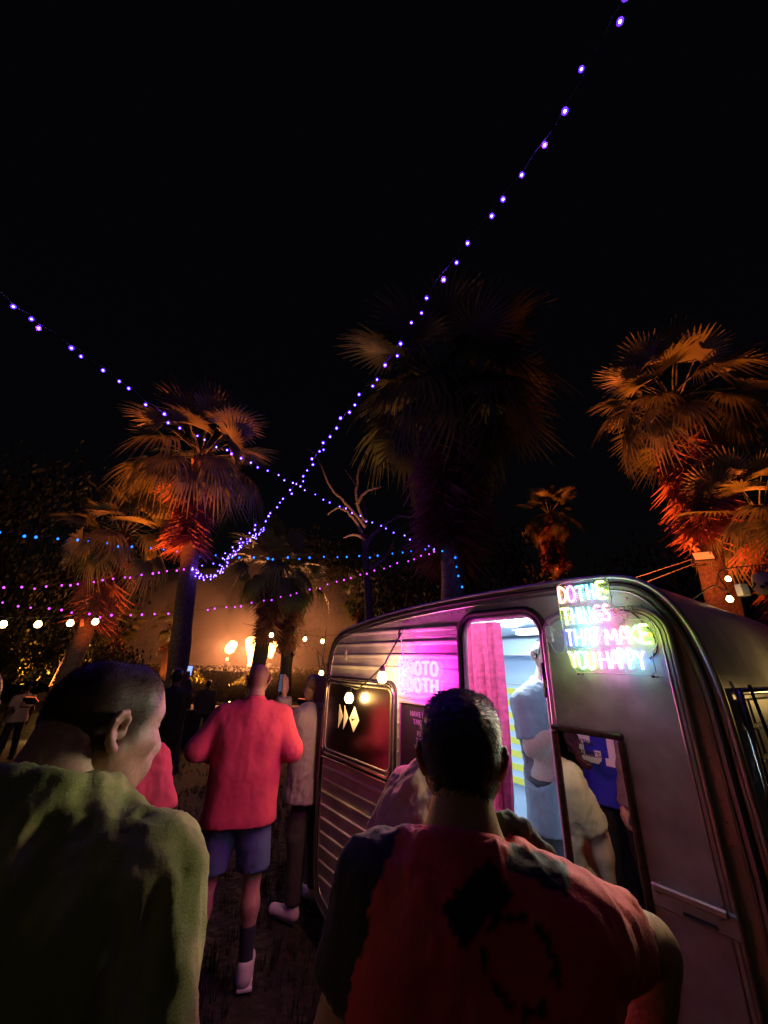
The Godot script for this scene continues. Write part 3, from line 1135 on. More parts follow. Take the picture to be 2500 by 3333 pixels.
func csg_poly(poly: PackedVector2Array, z_front: float, depth: float, op: int, m: Material) -> CSGPolygon3D:
	var c := CSGPolygon3D.new()
	c.polygon = poly
	c.mode = CSGPolygon3D.MODE_DEPTH
	c.depth = depth
	c.operation = op
	c.material = m
	c.position.z = z_front
	return c


func build_caravan() -> void:
	make_outline()
	var W := 1.95
	var c := fthing("caravan", "old ribbed silver caravan used as a photo booth with its door folded back", "caravan", Vector3.ZERO)
	var shell := CSGCombiner3D.new()
	shell.name = "shell"
	c.add_child(shell)
	shell.add_child(csg_poly(outline, 0.0, W, CSGShape3D.OPERATION_UNION, M.caravan_skin))
	var inner := Geometry2D.offset_polygon(outline, -0.035)[0]
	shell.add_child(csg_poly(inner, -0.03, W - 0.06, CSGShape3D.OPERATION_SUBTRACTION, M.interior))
	shell.add_child(csg_poly(rounded(-1.615, 0.34, -1.105, 2.085, 0.1), 0.2, 0.4, CSGShape3D.OPERATION_SUBTRACTION, M.interior))
	# floor inside
	part("floor_board", box_mesh(Vector3(-1.85, 0.31, -W * 0.5), Vector3(2.6, 0.03, W - 0.08)), M.stage_wood, c)
	# edge moulding: rubber band with a bright bead at the corner of side and roof
	var far := []
	var band := []
	var bead := []
	var bead2 := []
	var in1 := Geometry2D.offset_polygon(outline, -0.03)[0]
	var in2 := Geometry2D.offset_polygon(outline, -0.058)[0]
	for p in outline:
		far.append(Vector3(p.x, p.y, -W))
		bead.append(Vector3(p.x, p.y, 0.004))
	for p in in1:
		band.append(Vector3(p.x, p.y, 0.004))
	for p in in2:
		bead2.append(Vector3(p.x, p.y, 0.003))
	part("edge_bead", tube_mesh(bead, 0.011, 8, true), M.dull_chrome, c)
	part("edge_moulding", tube_mesh(band, 0.014, 8, true, 0.6), M.rubber, c)
	part("inner_bead", tube_mesh(bead2, 0.006, 6, true), M.dull_chrome, c)
	part("far_edge_bead", tube_mesh(far, 0.012, 8, true), M.rubber, c)
	# swaged ribs along the side
	var h := 0.36
	var spans := []
	while h < 2.12:
		var x0 := left_edge(h) + 0.075
		var x1 := -1.665
		if h > 2.07:
			x1 = -1.75
		if h > 1.11 and h < 1.72:
			spans.append([h, -2.225, x1])
			spans.append([h, x0, -3.215])
		else:
			spans.append([h, x0, x1])
		h += 0.0845
	for s in spans:
		if s[2] - s[1] > 0.012:
			var pts := [Vector3(s[1], s[0], -0.002), Vector3(s[1] + 0.01, s[0], 0.002), Vector3(s[2] - 0.01, s[0], 0.002), Vector3(s[2], s[0], -0.002)]
			var st := begin()
			st.set_smooth_group(0)
			# a rib is a low rounded step: steep above, easy below
			var prof := [Vector2(0.012, 0.0), Vector2(0.009, 0.006), Vector2(0.003, 0.009), Vector2(-0.006, 0.007), Vector2(-0.02, 0.0)]
			for i in prof.size() - 1:
				var a: Vector2 = prof[i]
				var b: Vector2 = prof[i + 1]
				quad(st, Vector3(s[1], s[0] + a.x, a.y), Vector3(s[2], s[0] + a.x, a.y), Vector3(s[2], s[0] + b.x, b.y), Vector3(s[1], s[0] + b.x, b.y))
			part("rib", done(st), M.caravan_skin, c)
	# rivet rows along the mouldings
	var rv := begin()
	var in3 := Geometry2D.offset_polygon(outline, -0.085)[0]
	var run := 0.0
	for i in in3.size():
		var a := in3[i]
		var b := in3[(i + 1) % in3.size()]
		var L := a.distance_to(b)
		while run < L:
			var p := a.lerp(b, run / L)
			tube(rv, [Vector3(p.x, p.y, 0.0), Vector3(p.x, p.y, 0.0035)], 0.0045, 6)
			run += 0.06
		run -= L
	tag(part("rivets", done(rv), M.dull_chrome, c), "", "", "", "stuff")
	# waist trim
	var tr := begin()
	bbox(tr, Vector3((left_edge(1.03) + 0.06 - 1.66) * 0.5, 1.035, 0.006), Vector3(-1.66 - left_edge(1.03) - 0.06, 0.022, 0.02), 0.006)
	part("waist_trim", done(tr), M.dull_chrome, c)
	# rear side window
	var win := rounded(-3.205, 1.135, -2.262, 1.69, 0.07)
	var w := part("window", prism(rounded(-3.19, 1.15, -2.277, 1.675, 0.06), 0.001, 0.012, 0.004), M.tinted_window, c)
	part("frame", tube_mesh(ring3(win, 0.012), 0.017, 8, true, 0.7), M.chrome, w)
	part("inner_frame", tube_mesh(ring3(rounded(-3.175, 1.165, -2.292, 1.66, 0.05), 0.012), 0.007, 6, true), M.dull_chrome, w)
	part("rubber_seal", tube_mesh(ring3(rounded(-3.222, 1.118, -2.245, 1.707, 0.08), 0.002), 0.009, 6, true), M.rubber, w)
	# window sill drip rail
	part("drip_rail", box_mesh(Vector3(-2.73, 1.11, 0.016), Vector3(0.93, 0.012, 0.03), 0.004), M.chrome, c)
	# three flat stickers in the window
	for k in 3:
		var x: float = [-2.965, -2.885, -2.745][k]
		var poly := PackedVector2Array([Vector2(x - 0.01, 1.505), Vector2(x + 0.055, 1.425), Vector2(x - 0.01, 1.335)])
		if k == 2:
			poly = PackedVector2Array([Vector2(x, 1.51), Vector2(x + 0.07, 1.422), Vector2(x, 1.335), Vector2(x - 0.07, 1.422)])
		var s := part("sticker", prism(poly, 0.0122, 0.0142), M.white_print, w)
		if k == 2:
			var sw := PackedVector2Array([Vector2(x - 0.03, 1.447), Vector2(x - 0.036, 1.42), Vector2(x - 0.022, 1.408), Vector2(x + 0.036, 1.44), Vector2(x - 0.014, 1.423), Vector2(x - 0.026, 1.428)])
			part("tick_mark", prism(sw, 0.0144, 0.0152), M.black_print, s)
	# frame round the doorway
	part("doorway_frame", tube_mesh(ring3(rounded(-1.64, 0.315, -1.08, 2.11, 0.12), 0.004), 0.02, 8, true, 0.8), M.rubber, c)
	part("doorway_lining", tube_mesh(ring3(rounded(-1.612, 0.343, -1.108, 2.082, 0.1), -0.004), 0.012, 8, true), M.caravan_skin, c)
	# front end: a dark rolled upper skin and below it a lit ribbed panel in a bright frame
	var fp := begin()
	for i in 9:
		bbox(fp, Vector3(-0.443, 1.70 - i * 0.095, -W * 0.5 + 0.02), Vector3(0.014, 0.082, W - 0.34), 0.006)
	part("front_panel", done(fp), M.door_skin, c)
	part("front_frame", tube_mesh([Vector3(-0.436, 1.765, -0.13), Vector3(-0.436, 1.765, -W + 0.17), Vector3(-0.436, 0.86, -W + 0.17), Vector3(-0.436, 0.86, -0.13)], 0.012, 8, true), M.chrome, c)
	part("front_cable", tube_mesh(smooth_path([Vector3(-0.425, 1.79, -0.24), Vector3(-0.418, 1.5, -0.3), Vector3(-0.418, 1.2, -0.38), Vector3(-0.42, 0.8, -0.5)], 5), 0.006, 5), M.cable, c)
	# wheel, step and axle
	for z in [-0.16, -W + 0.16]:
		var wh := part("wheel", lathe([Vector2(0.0, -0.07), Vector2(0.2, -0.07), Vector2(0.26, -0.06), Vector2(0.28, -0.03), Vector2(0.28, 0.03), Vector2(0.26, 0.06), Vector2(0.2, 0.07), Vector2(0.0, 0.07)], 20), M.rubber, c)
		wh.transform = Transform3D(Basis(Vector3.RIGHT, PI / 2), Vector3(-1.95, 0.28, z))
		part("rim", lathe([Vector2(0.0, 0.065), Vector2(0.15, 0.07), Vector2(0.17, 0.078), Vector2(0.0, 0.08)], 18), M.dull_chrome, wh)
	part("corner_leg", box_mesh(Vector3(-3.0, 0.1, -0.25), Vector3(0.06, 0.24, 0.06)), M.rubber, c)
	part("corner_leg", box_mesh(Vector3(-0.8, 0.1, -0.25), Vector3(0.06, 0.24, 0.06)), M.rubber, c)
	# little reflectors and clips
	part("reflector", lathe([Vector2(0.0, -0.006), Vector2(0.034, -0.006), Vector2(0.03, 0.004), Vector2(0.0, 0.008)], 14), M.red_cloth, c).transform = Transform3D(Basis(Vector3.RIGHT, PI / 2), Vector3(-2.6, 0.56, 0.006))
	part("tape_strip", box_mesh(Vector3(-2.93, 1.885, 0.012), Vector3(0.035, 0.075, 0.004), 0.001), M.white_print, c)
	# the door, folded right back against the side
	var d := part("door", prism(rounded(-1.07, 0.33, -0.556, 2.065, 0.11), 0.018, 0.05, 0.008), M.door_skin, c)
	part("edge_trim", tube_mesh(ring3(rounded(-1.07, 0.33, -0.556, 2.065, 0.11), 0.036), 0.011, 8, true), M.dull_chrome, d)
	part("inner_trim", tube_mesh(ring3(rounded(-1.048, 0.352, -0.578, 2.043, 0.09), 0.051), 0.004, 6, true), M.dull_chrome, d)
	part("hinge", tube_mesh([Vector3(-1.095, 0.6, 0.03), Vector3(-1.095, 0.75, 0.03)], 0.013, 8), M.chrome, d)
	part("hinge", tube_mesh([Vector3(-1.095, 1.7, 0.03), Vector3(-1.095, 1.85, 0.03)], 0.013, 8), M.chrome, d)
	var hd := part("handle", box_mesh(Vector3(-0.66, 1.165, 0.082), Vector3(0.2, 0.022, 0.016), 0.006), M.dull_chrome, d)
	part("handle_base", box_mesh(Vector3(-0.66, 1.135, 0.058), Vector3(0.23, 0.06, 0.016), 0.006), M.door_skin, hd)
	part("handle_post", box_mesh(Vector3(-0.745, 1.16, 0.066), Vector3(0.022, 0.03, 0.03), 0.005), M.dull_chrome, hd)
	part("handle_post", box_mesh(Vector3(-0.585, 1.16, 0.066), Vector3(0.022, 0.03, 0.03), 0.005), M.dull_chrome, hd)
	part("lever", box_mesh(Vector3(-0.64, 1.122, 0.078), Vector3(0.09, 0.012, 0.014), 0.004), M.chrome, hd)
	# curtain in the doorway
	var cu := begin()
	cu.set_smooth_group(0)
	var N := 56
	var Y := 14
	var cp := func(i: int, j: int, back: float) -> Vector3:
		var u := float(i) / N
		var v := float(j) / Y
		var x := lerpf(-1.715, -1.44 - 0.02 * v + 0.015 * sin(v * 5.0), u)
		var am := 0.01 + 0.014 * v + 0.006 * noise.get_noise_2d(u * 6.0, v * 2.0)
		return Vector3(x + 0.008 * sin(u * 40.0 + v * 2.0), lerpf(2.07, 0.42, v), -0.1 - back + am * sin(u * 44.0 + 1.2 * sin(v * 3.0 + u * 5.0)) + 0.012 * sin(u * 17.0 + v))
	for i in N:
		for j in Y:
			quad(cu, cp.call(i, j, 0.0), cp.call(i + 1, j, 0.0), cp.call(i + 1, j + 1, 0.0), cp.call(i, j + 1, 0.0))
	var curtain := fthing("curtain", "bright pink curtain drawn to the left side of the caravan doorway", "curtain", Vector3.ZERO)
	part("cloth", done(cu), M.curtain, curtain)
	part("rail", tube_mesh([Vector3(-1.72, 2.085, -0.1), Vector3(-1.1, 2.085, -0.1)], 0.008, 6), M.chrome, curtain)


func build_caravan_fittings() -> void:
	var W := 1.95
	# striped backdrop on the far wall inside
	var b := fthing("striped_backdrop", "white board with yellow stripes on the wall inside the caravan", "backdrop", Vector3.ZERO)
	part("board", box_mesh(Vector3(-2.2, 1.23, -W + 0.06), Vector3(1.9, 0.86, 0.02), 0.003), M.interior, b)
	for i in 8:
		part("stripe", box_mesh(Vector3(-2.2, 1.60 - i * 0.112, -W + 0.072), Vector3(1.88, 0.056, 0.006), 0.001), M.yellow_paint, b)
	part("top_rail", box_mesh(Vector3(-2.2, 1.672, -W + 0.064), Vector3(1.9, 0.016, 0.03), 0.003), M.white_box, b)
	# overhead locker with a glazed strip
	var k := fthing("overhead_locker", "white overhead locker along the far wall inside the caravan", "locker", Vector3.ZERO)
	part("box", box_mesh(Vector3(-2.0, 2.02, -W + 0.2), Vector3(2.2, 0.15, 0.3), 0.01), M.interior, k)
	part("lip", box_mesh(Vector3(-2.0, 1.945, -W + 0.355), Vector3(2.2, 0.014, 0.02), 0.003), M.white_box, k)
	part("rail", box_mesh(Vector3(-2.0, 2.095, -W + 0.355), Vector3(2.2, 0.01, 0.02), 0.003), M.dull_chrome, k)
	# lamp under the ceiling
	var l := fthing("ceiling_lamp", "bright white strip lamp under the caravan ceiling", "lamp", Vector3.ZERO)
	part("tube", box_mesh(Vector3(-1.75, 2.11, -1.25), Vector3(0.7, 0.03, 0.09), 0.008), M.interior_lamp, l)
	part("fitting", box_mesh(Vector3(-1.75, 2.135, -1.25), Vector3(0.74, 0.02, 0.13), 0.005), M.white_box, l)
	var al := AreaLight3D.new()
	al.area_size = Vector2(0.7, 0.09)
	al.light_color = Color(0.84, 0.93, 1.0)
	al.light_energy = 1.8
	al.area_range = 30.0
	al.shadow_enabled = true
	al.name = "glow_light"
	al.transform = Transform3D(Basis(Vector3.RIGHT, -PI / 2), Vector3(-1.75, 2.085, -1.25))
	l.add_child(al)
	# added second lamp on the doorway side, brightening curtain and sitter, spilling outside
	var l2 := fthing("ceiling_lamp", "added white round lamp inside the caravan that brightens the curtain from behind", "lamp", Vector3.ZERO)
	part("dome", lathe([Vector2(0.0, -0.045), Vector2(0.06, -0.04), Vector2(0.1, -0.015), Vector2(0.11, 0.0), Vector2(0.0, 0.0)], 16, Vector3(-1.72, 2.14, -0.62)), M.interior_lamp, l2)
	omni(l2, Vector3(-1.72, 2.06, -0.62), Color(0.84, 0.93, 1.0), 1.6, 0.08)
	# letter cards just inside the doorway
	var lc := fthing("letter_cards", "hanging coloured letter cards beside the pink curtain", "sign", Vector3.ZERO)
	var rows := [["F", "blue_card", "navy_card", 1.375], ["T", "magenta_card", "yellow_paint", 1.3], ["T", "green_card", "navy_card", 1.222]]
	for r in rows:
		var cd := part("card", box_mesh(Vector3(-1.5, r[3], -0.16), Vector3(0.07, 0.072, 0.008), 0.002), M[r[1]], lc)
		var tx := text_mesh(r[0], 0.075, "Droid Serif", true)
		var o := part("letter", tx, M[r[2]], cd)
		o.position = Vector3(-1.49, r[3], -0.1545)
	part("string", tube_mesh([Vector3(-1.5, 1.42, -0.16), Vector3(-1.5, 2.07, -0.12)], 0.002, 4), M.cable, lc)
	# long mirror on the door
	var m := fthing("mirror", "tall mirror in a brown wooden frame hung on the folded back door", "mirror", Vector3.ZERO)
	var x0 := -1.068
	var x1 := -0.775
	var y0 := 0.52
	var y1 := 1.6
	part("glass", box_mesh(Vector3((x0 + x1) / 2, (y0 + y1) / 2, 0.062), Vector3(x1 - x0 - 0.02, y1 - y0 - 0.02, 0.006), 0.0005), M.mirror, m)
	for e in [[Vector3((x0 + x1) / 2, y1 - 0.011, 0.066), Vector3(x1 - x0, 0.024, 0.028)], [Vector3((x0 + x1) / 2, y0 + 0.011, 0.066), Vector3(x1 - x0, 0.024, 0.028)], [Vector3(x0 + 0.011, (y0 + y1) / 2, 0.066), Vector3(0.022, y1 - y0 - 0.05, 0.027)], [Vector3(x1 - 0.011, (y0 + y1) / 2, 0.066), Vector3(0.022, y1 - y0 - 0.05, 0.027)]]:
		part("frame_bar", box_mesh(e[0], e[1], 0.006), M.mirror_wood, m)
	var t1 := part("lettering", text_mesh("MAKING", 0.025, "Droid Serif", false), M.grey_print, m)
	t1.position = Vector3(-0.945, 1.55, 0.0662)
	var t2 := part("lettering", text_mesh("MEMORIES", 0.025, "Droid Serif", false), M.grey_print, m)
	t2.position = Vector3(-0.94, 1.512, 0.0662)
	# black notice board between window and doorway
	var n := fthing("notice_board", "black framed notice board with white lettering under the pink neon sign", "notice board", Vector3.ZERO)
	part("board", box_mesh(Vector3(-1.955, 1.29, 0.02), Vector3(0.42, 0.6, 0.012), 0.002), M.chalkboard, n)
	for e in [[Vector3(-1.955, 1.594, 0.022), Vector3(0.445, 0.014, 0.022)], [Vector3(-1.955, 0.986, 0.022), Vector3(0.445, 0.014, 0.022)], [Vector3(-2.17, 1.29, 0.022), Vector3(0.014, 0.594, 0.021)], [Vector3(-1.74, 1.29, 0.022), Vector3(0.014, 0.594, 0.021)]]:
		part("frame_bar", box_mesh(e[0], e[1], 0.003), M.dull_chrome, n)
	var lines := [["HAVE FUN", 1.535], ["TAKE A", 1.492], ["PIC", 1.43], ["TAG", 1.392], ["YOUR", 1.355], ["PALS", 1.285]]
	for q in lines:
		part("lettering", text_mesh(q[0], 0.04, "Droid Sans", true), M.grey_print, n).position = Vector3(-1.975, q[1], 0.0268)


func text_mesh(txt: String, size: float, font := "Droid Sans", bold := false) -> ArrayMesh:
	var t := TextMesh.new()
	t.text = txt
	var f := SystemFont.new()
	f.font_names = PackedStringArray([font])
	f.font_weight = 700 if bold else 400
	t.font = f
	t.font_size = 32
	t.pixel_size = size / 32.0 / 0.72 * 0.72
	t.depth = 0.0016
	t.curve_step = 2.0
	var st := SurfaceTool.new()
	st.append_from(t, 0, Transform3D())
	return st.commit()


# ------------------------------------------------------------------ neon

func glyph(ch: String) -> Array:
	match ch:
		"D": return [[[0, 0], [0, 1], [0.5, 0.97], [0.9, 0.75], [1, 0.5], [0.9, 0.22], [0.5, 0.02], [0, 0]]]
		"O": return [[[0.5, 1], [0.15, 0.88], [0, 0.5], [0.15, 0.12], [0.5, 0], [0.85, 0.12], [1, 0.5], [0.85, 0.88], [0.5, 1]]]
		"T": return [[[0, 0.98], [1, 1]], [[0.5, 0.99], [0.52, 0]]]
		"H": return [[[0.05, 1], [0.05, 0]], [[0.95, 1], [0.95, 0]], [[0.05, 0.5], [0.95, 0.52]]]
		"E": return [[[0.9, 1], [0.1, 0.97], [0.08, 0.5], [0.1, 0.02], [0.95, 0]], [[0.08, 0.5], [0.75, 0.52]]]
		"I": return [[[0.5, 1], [0.5, 0]]]
		"N": return [[[0, 0], [0.02, 1], [0.98, 0], [1, 1]]]
		"G": return [[[0.85, 0.95], [0.45, 1], [0.12, 0.75], [0, 0.4], [0.15, 0.08], [0.55, 0], [0.92, 0.12], [0.95, 0.42], [0.55, 0.45]]]
		"S": return [[[0.85, 0.95], [0.45, 1], [0.15, 0.85], [0.25, 0.6], [0.75, 0.42], [0.9, 0.18], [0.6, 0.0], [0.1, 0.05]]]
		"A": return [[[0, 0], [0.35, 0.92], [0.5, 1], [0.65, 0.92], [1, 0]], [[0.18, 0.36], [0.82, 0.36]]]
		"M": return [[[0, 0], [0.08, 1], [0.5, 0.35], [0.92, 1], [1, 0]]]
		"K": return [[[0.05, 1], [0.05, 0]], [[0.9, 1], [0.08, 0.48], [1, 0]]]
		"Y": return [[[0, 1], [0.5, 0.5], [1, 1]], [[0.5, 0.5], [0.5, 0]]]
		"U": return [[[0, 1], [0.05, 0.25], [0.3, 0.0], [0.7, 0.0], [0.95, 0.25], [1, 1]]]
		"P": return [[[0.05, 0], [0.05, 1], [0.6, 1], [0.95, 0.78], [0.6, 0.5], [0.08, 0.48]]]
		"B": return [[[0.05, 0], [0.05, 1], [0.6, 1], [0.9, 0.78], [0.55, 0.53], [0.08, 0.52]], [[0.55, 0.53], [1, 0.28], [0.6, 0], [0.05, 0]]]
	return []


func neon_letter(ch: String, x0: float, x1: float, y0: float, y1: float, z: float, r: float) -> ArrayMesh:
	var st := begin()
	for s in glyph(ch):
		var pts := []
		for q in s:
			pts.append(Vector3(lerpf(x0, x1, q[0]), lerpf(y0, y1, q[1]), z))
		if pts.size() > 4:
			pts = smooth_path(pts, 4)
		tube(st, pts, r, 7)
	return done(st)


func build_neon_signs() -> void:
	# pink sign
	var s := fthing("neon_sign", "overexposed pink neon sign reading PHOTO BOOTH on the ribbed wall", "neon sign", Vector3.ZERO)
	var z := 0.075
	var w1 := ["P", "H", "O", "T", "O"]
	var w2 := ["B", "O", "O", "T", "H"]
	for row in 2:
		for i in 5:
			var x0 := -2.115 + i * 0.0735
			var y0 := 1.766 - row * 0.096
			part("letter", neon_letter((w1 if row == 0 else w2)[i], x0, x0 + 0.054, y0, y0 + 0.074, z, 0.0095), M.pink_neon, s)
	part("backing", prism(rounded(-2.14, 1.648, -1.728, 1.86, 0.03), 0.05, 0.056), M.acrylic, s)
	part("wire", tube_mesh([Vector3(-2.11, 1.85, 0.053), Vector3(-2.175, 2.02, 0.03), Vector3(-2.0, 2.005, 0.03), Vector3(-1.83, 1.99, 0.03), Vector3(-1.67, 2.0, 0.01)], 0.003, 5), M.white_box, s)
	part("hook", tube_mesh(smooth_path([Vector3(-2.175, 2.05, 0.0), Vector3(-2.175, 2.055, 0.03), Vector3(-2.175, 2.02, 0.045), Vector3(-2.175, 2.005, 0.03)], 4), 0.007, 6), M.rubber, s)
	for i in 5:
		for row in 2:
			omni(s, Vector3(-2.09 + i * 0.0735, 1.803 - row * 0.096, z + 0.015), Color(1.0, 0.08, 0.8), 0.048, 0.012)
	# many coloured sign
	var m := fthing("neon_sign", "rainbow neon sign reading DO THE THINGS THAT MAKE YOU HAPPY", "neon sign", Vector3.ZERO)
	var cols := {"r": Color(1, 0.12, 0.1), "o": Color(1, 0.45, 0.12), "y": Color(0.85, 1, 0.1), "g": Color(0.1, 1, 0.2), "t": Color(0.05, 1, 0.65), "c": Color(0.1, 0.75, 1), "b": Color(0.25, 0.2, 1), "m": Color(1, 0.12, 1), "p": Color(1, 0.2, 0.45)}
	var L := [["D", -0.928, -0.894, 2.102, 2.174, "o"], ["O", -0.889, -0.855, 2.101, 2.176, "m"], ["T", -0.848, -0.809, 2.1, 2.17, "t"], ["H", -0.800, -0.770, 2.102, 2.174, "c"], ["E", -0.760, -0.720, 2.103, 2.177, "y"],
		["T", -0.930, -0.890, 2.002, 2.081, "y"], ["H", -0.883, -0.853, 2.004, 2.08, "c"], ["I", -0.846, -0.838, 2.004, 2.079, "c"], ["N", -0.829, -0.802, 2.002, 2.079, "t"], ["G", -0.791, -0.752, 2.009, 2.08, "m"], ["S", -0.749, -0.722, 2.013, 2.08, "p"],
		["T", -0.921, -0.890, 1.914, 1.988, "b"], ["H", -0.883, -0.848, 1.914, 1.992, "c"], ["A", -0.844, -0.811, 1.916, 1.99, "t"], ["T", -0.812, -0.776, 1.918, 1.991, "m"], ["M", -0.757, -0.711, 1.917, 1.983, "p"], ["A", -0.706, -0.666, 1.919, 1.989, "r"], ["K", -0.672, -0.629, 1.922, 1.992, "g"], ["E", -0.630, -0.594, 1.921, 1.993, "y"],
		["Y", -0.920, -0.885, 1.828, 1.899, "y"], ["O", -0.884, -0.852, 1.826, 1.899, "g"], ["U", -0.848, -0.816, 1.827, 1.897, "o"], ["H", -0.796, -0.757, 1.826, 1.901, "m"], ["A", -0.753, -0.718, 1.829, 1.901, "p"], ["P", -0.721, -0.697, 1.828, 1.903, "c"], ["P", -0.687, -0.661, 1.829, 1.9, "t"], ["Y", -0.657, -0.629, 1.827, 1.9, "b"]]
	var lz := 0.105
	for q in L:
		var key: String = "neon_" + q[5]
		if not M.has(key):
			var c: Color = cols[q[5]]
			glow(key, c.lerp(Color.WHITE, 0.44), 6.0)
		part("letter", neon_letter(q[0], lerpf(q[1], q[2], 0.05), lerpf(q[1], q[2], 0.95), lerpf(q[3], q[4], 0.05), lerpf(q[3], q[4], 0.95), lz, 0.005), M[key], m)
		var c: Color = cols[q[5]]
		omni(m, Vector3((q[1] + q[2]) * 0.5, (q[3] + q[4]) * 0.5, lz + 0.022), c, 0.0028, 0.006)
	for k in [[-0.83, 2.138, 0.2, 0.07, Color(1, 0.62, 0.5)], [-0.83, 2.042, 0.2, 0.07, Color(0.9, 0.75, 0.8)], [-0.76, 1.953, 0.32, 0.07, Color(0.8, 0.95, 0.7)], [-0.77, 1.864, 0.29, 0.07, Color(0.9, 0.85, 0.6)]]:
		var al := AreaLight3D.new()
		al.area_size = Vector2(k[2], k[3])
		al.light_color = k[4]
		al.light_energy = 0.35
		al.area_range = 30.0
		al.area_attenuation = 2.0
		al.shadow_enabled = true
		al.position = Vector3(k[0], k[1], lz + 0.012)
		al.rotation.y = PI
		al.name = "glow_light"
		m.add_child(al, true)
	var o := PackedVector2Array()
	for p in [[-0.938, 2.180], [-0.92, 2.192], [-0.874, 2.196], [-0.847, 2.19], [-0.787, 2.195], [-0.722, 2.193], [-0.708, 2.178], [-0.712, 2.144], [-0.71, 2.112], [-0.712, 2.082], [-0.702, 2.05], [-0.682, 2.026], [-0.662, 2.014], [-0.621, 2.012], [-0.59, 2.008], [-0.578, 1.981], [-0.581, 1.957], [-0.578, 1.936], [-0.584, 1.915], [-0.6, 1.894], [-0.608, 1.866], [-0.606, 1.841], [-0.606, 1.823], [-0.62, 1.814], [-0.698, 1.813], [-0.809, 1.813], [-0.9, 1.813], [-0.92, 1.839], [-0.922, 1.866], [-0.931, 1.893], [-0.93, 1.933], [-0.938, 1.976], [-0.938, 2.04], [-0.94, 2.096]]:
		o.append(Vector2(p[0], p[1]))
	part("backing", prism(o, 0.092, 0.097), M.acrylic, m)
	var rim := []
	for p in o:
		rim.append(Vector3(p.x, p.y, 0.0945))
	var rm := begin()
	tube(rm, rim, 0.0022, 5, true)
	part("backing_edge", done(rm), M.white_box, m)
	for q in [[-0.9, 2.19], [-0.73, 2.19], [-0.9, 1.82], [-0.62, 1.82]]:
		part("spacer", tube_mesh([Vector3(q[0], q[1] - 0.012, 0.05), Vector3(q[0], q[1] - 0.012, 0.093)], 0.005, 6), M.chrome, m)
	# its cables, chain and the small adapter box on the door
	var cb := fthing("sign_cable", "thin black cable looping down the door from the rainbow sign", "cable", Vector3.ZERO)
	part("cable", tube_mesh(smooth_path([Vector3(-0.70, 2.06, 0.056), Vector3(-0.66, 2.045, 0.056), Vector3(-0.625, 2.0, 0.056), Vector3(-0.6, 1.95, 0.056), Vector3(-0.6, 1.9, 0.056), Vector3(-0.63, 1.87, 0.056)], 5), 0.003, 5), M.cable, cb)
	var ch := fthing("sign_chain", "small chain that holds the rainbow sign to the door", "chain", Vector3.ZERO)
	var cpts := smooth_path([Vector3(-1.03, 2.04, 0.058), Vector3(-1.0, 1.99, 0.07), Vector3(-0.96, 1.965, 0.085), Vector3(-0.93, 1.98, 0.093)], 4)
	cpts.append_array(smooth_path([Vector3(-0.72, 2.05, 0.093), Vector3(-0.69, 2.06, 0.07), Vector3(-0.655, 2.062, 0.056), Vector3(-0.68, 2.02, 0.07), Vector3(-0.72, 1.98, 0.09)], 5))
	for i in cpts.size():
		var a := 0.0 if i % 2 == 0 else PI / 2
		var link := part("link", tube_mesh(_ring(0.0055, 8), 0.0014, 4, true), M.dull_chrome, ch)
		link.transform = Transform3D(Basis(Vector3.UP, a), cpts[i])
	var bx := fthing("adapter_box", "small white adapter box on the upper left of the door", "adapter", Vector3(-1.025, 1.985, 0.062))
	part("case", box_mesh(Vector3.ZERO, Vector3(0.032, 0.05, 0.02), 0.004), M.white_box, bx)
	part("plug", box_mesh(Vector3(0, -0.036, 0), Vector3(0.034, 0.02, 0.016), 0.003), M.white_box, bx)
	part("wire", tube_mesh(smooth_path([Vector3(0.0, -0.045, 0), Vector3(0.02, -0.09, 0), Vector3(0.07, -0.08, 0.01), Vector3(0.09, 0.0, 0.03)], 4), 0.0025, 5), M.white_box, bx)


func _ring(r: float, n: int) -> Array:
	var out := []
	for i in n:
		var a := TAU * i / n
		out.append(Vector3(cos(a) * r, sin(a) * r * 1.5, 0))
	return out


# ------------------------------------------------------------------ people

func head_prims(c: Vector3, b: Basis, s: float) -> Array:
	var o := []
	var add := func(ax: float, ay: float, az: float, bx: float, by: float, bz: float, ra: float, rb: float, sg := 1.0) -> void:
		o.append(cap(c + b * Vector3(ax, ay, az) * s, c + b * Vector3(bx, by, bz) * s, ra * s, rb * s, sg))
	add.call(0, 0.038, 0.022, 0, 0.041, -0.024, 0.068, 0.066)
	add.call(0, 0.012, 0.03, 0, -0.02, 0.024, 0.06, 0.055)
	add.call(0, 0.0, -0.03, 0, -0.045, -0.038, 0.06, 0.05)
	add.call(-0.03, 0.022, -0.072, 0.03, 0.022, -0.072, 0.017, 0.017)
	for e in [-1.0, 1.0]:
		add.call(e * 0.055, -0.035, 0.0, e * 0.022, -0.088, -0.062, 0.02, 0.017)
		add.call(e * 0.04, -0.02, -0.065, e * 0.05, -0.02, -0.03, 0.02, 0.02)
		add.call(e * 0.031, 0.004, -0.094, e * 0.031, 0.004, -0.09, 0.011, 0.011, -1.0)
	add.call(0, -0.1, -0.068, 0, -0.098, -0.072, 0.02, 0.02)
	add.call(0, 0.008, -0.093, 0, -0.034, -0.112, 0.009, 0.013)
	add.call(-0.012, -0.036, -0.1, 0.012, -0.036, -0.1, 0.009, 0.009)
	add.call(-0.018, -0.062, -0.09, 0.018, -0.062, -0.09, 0.009, 0.009)
	add.call(-0.016, -0.073, -0.086, 0.016, -0.073, -0.086, 0.009, 0.009)
	return o


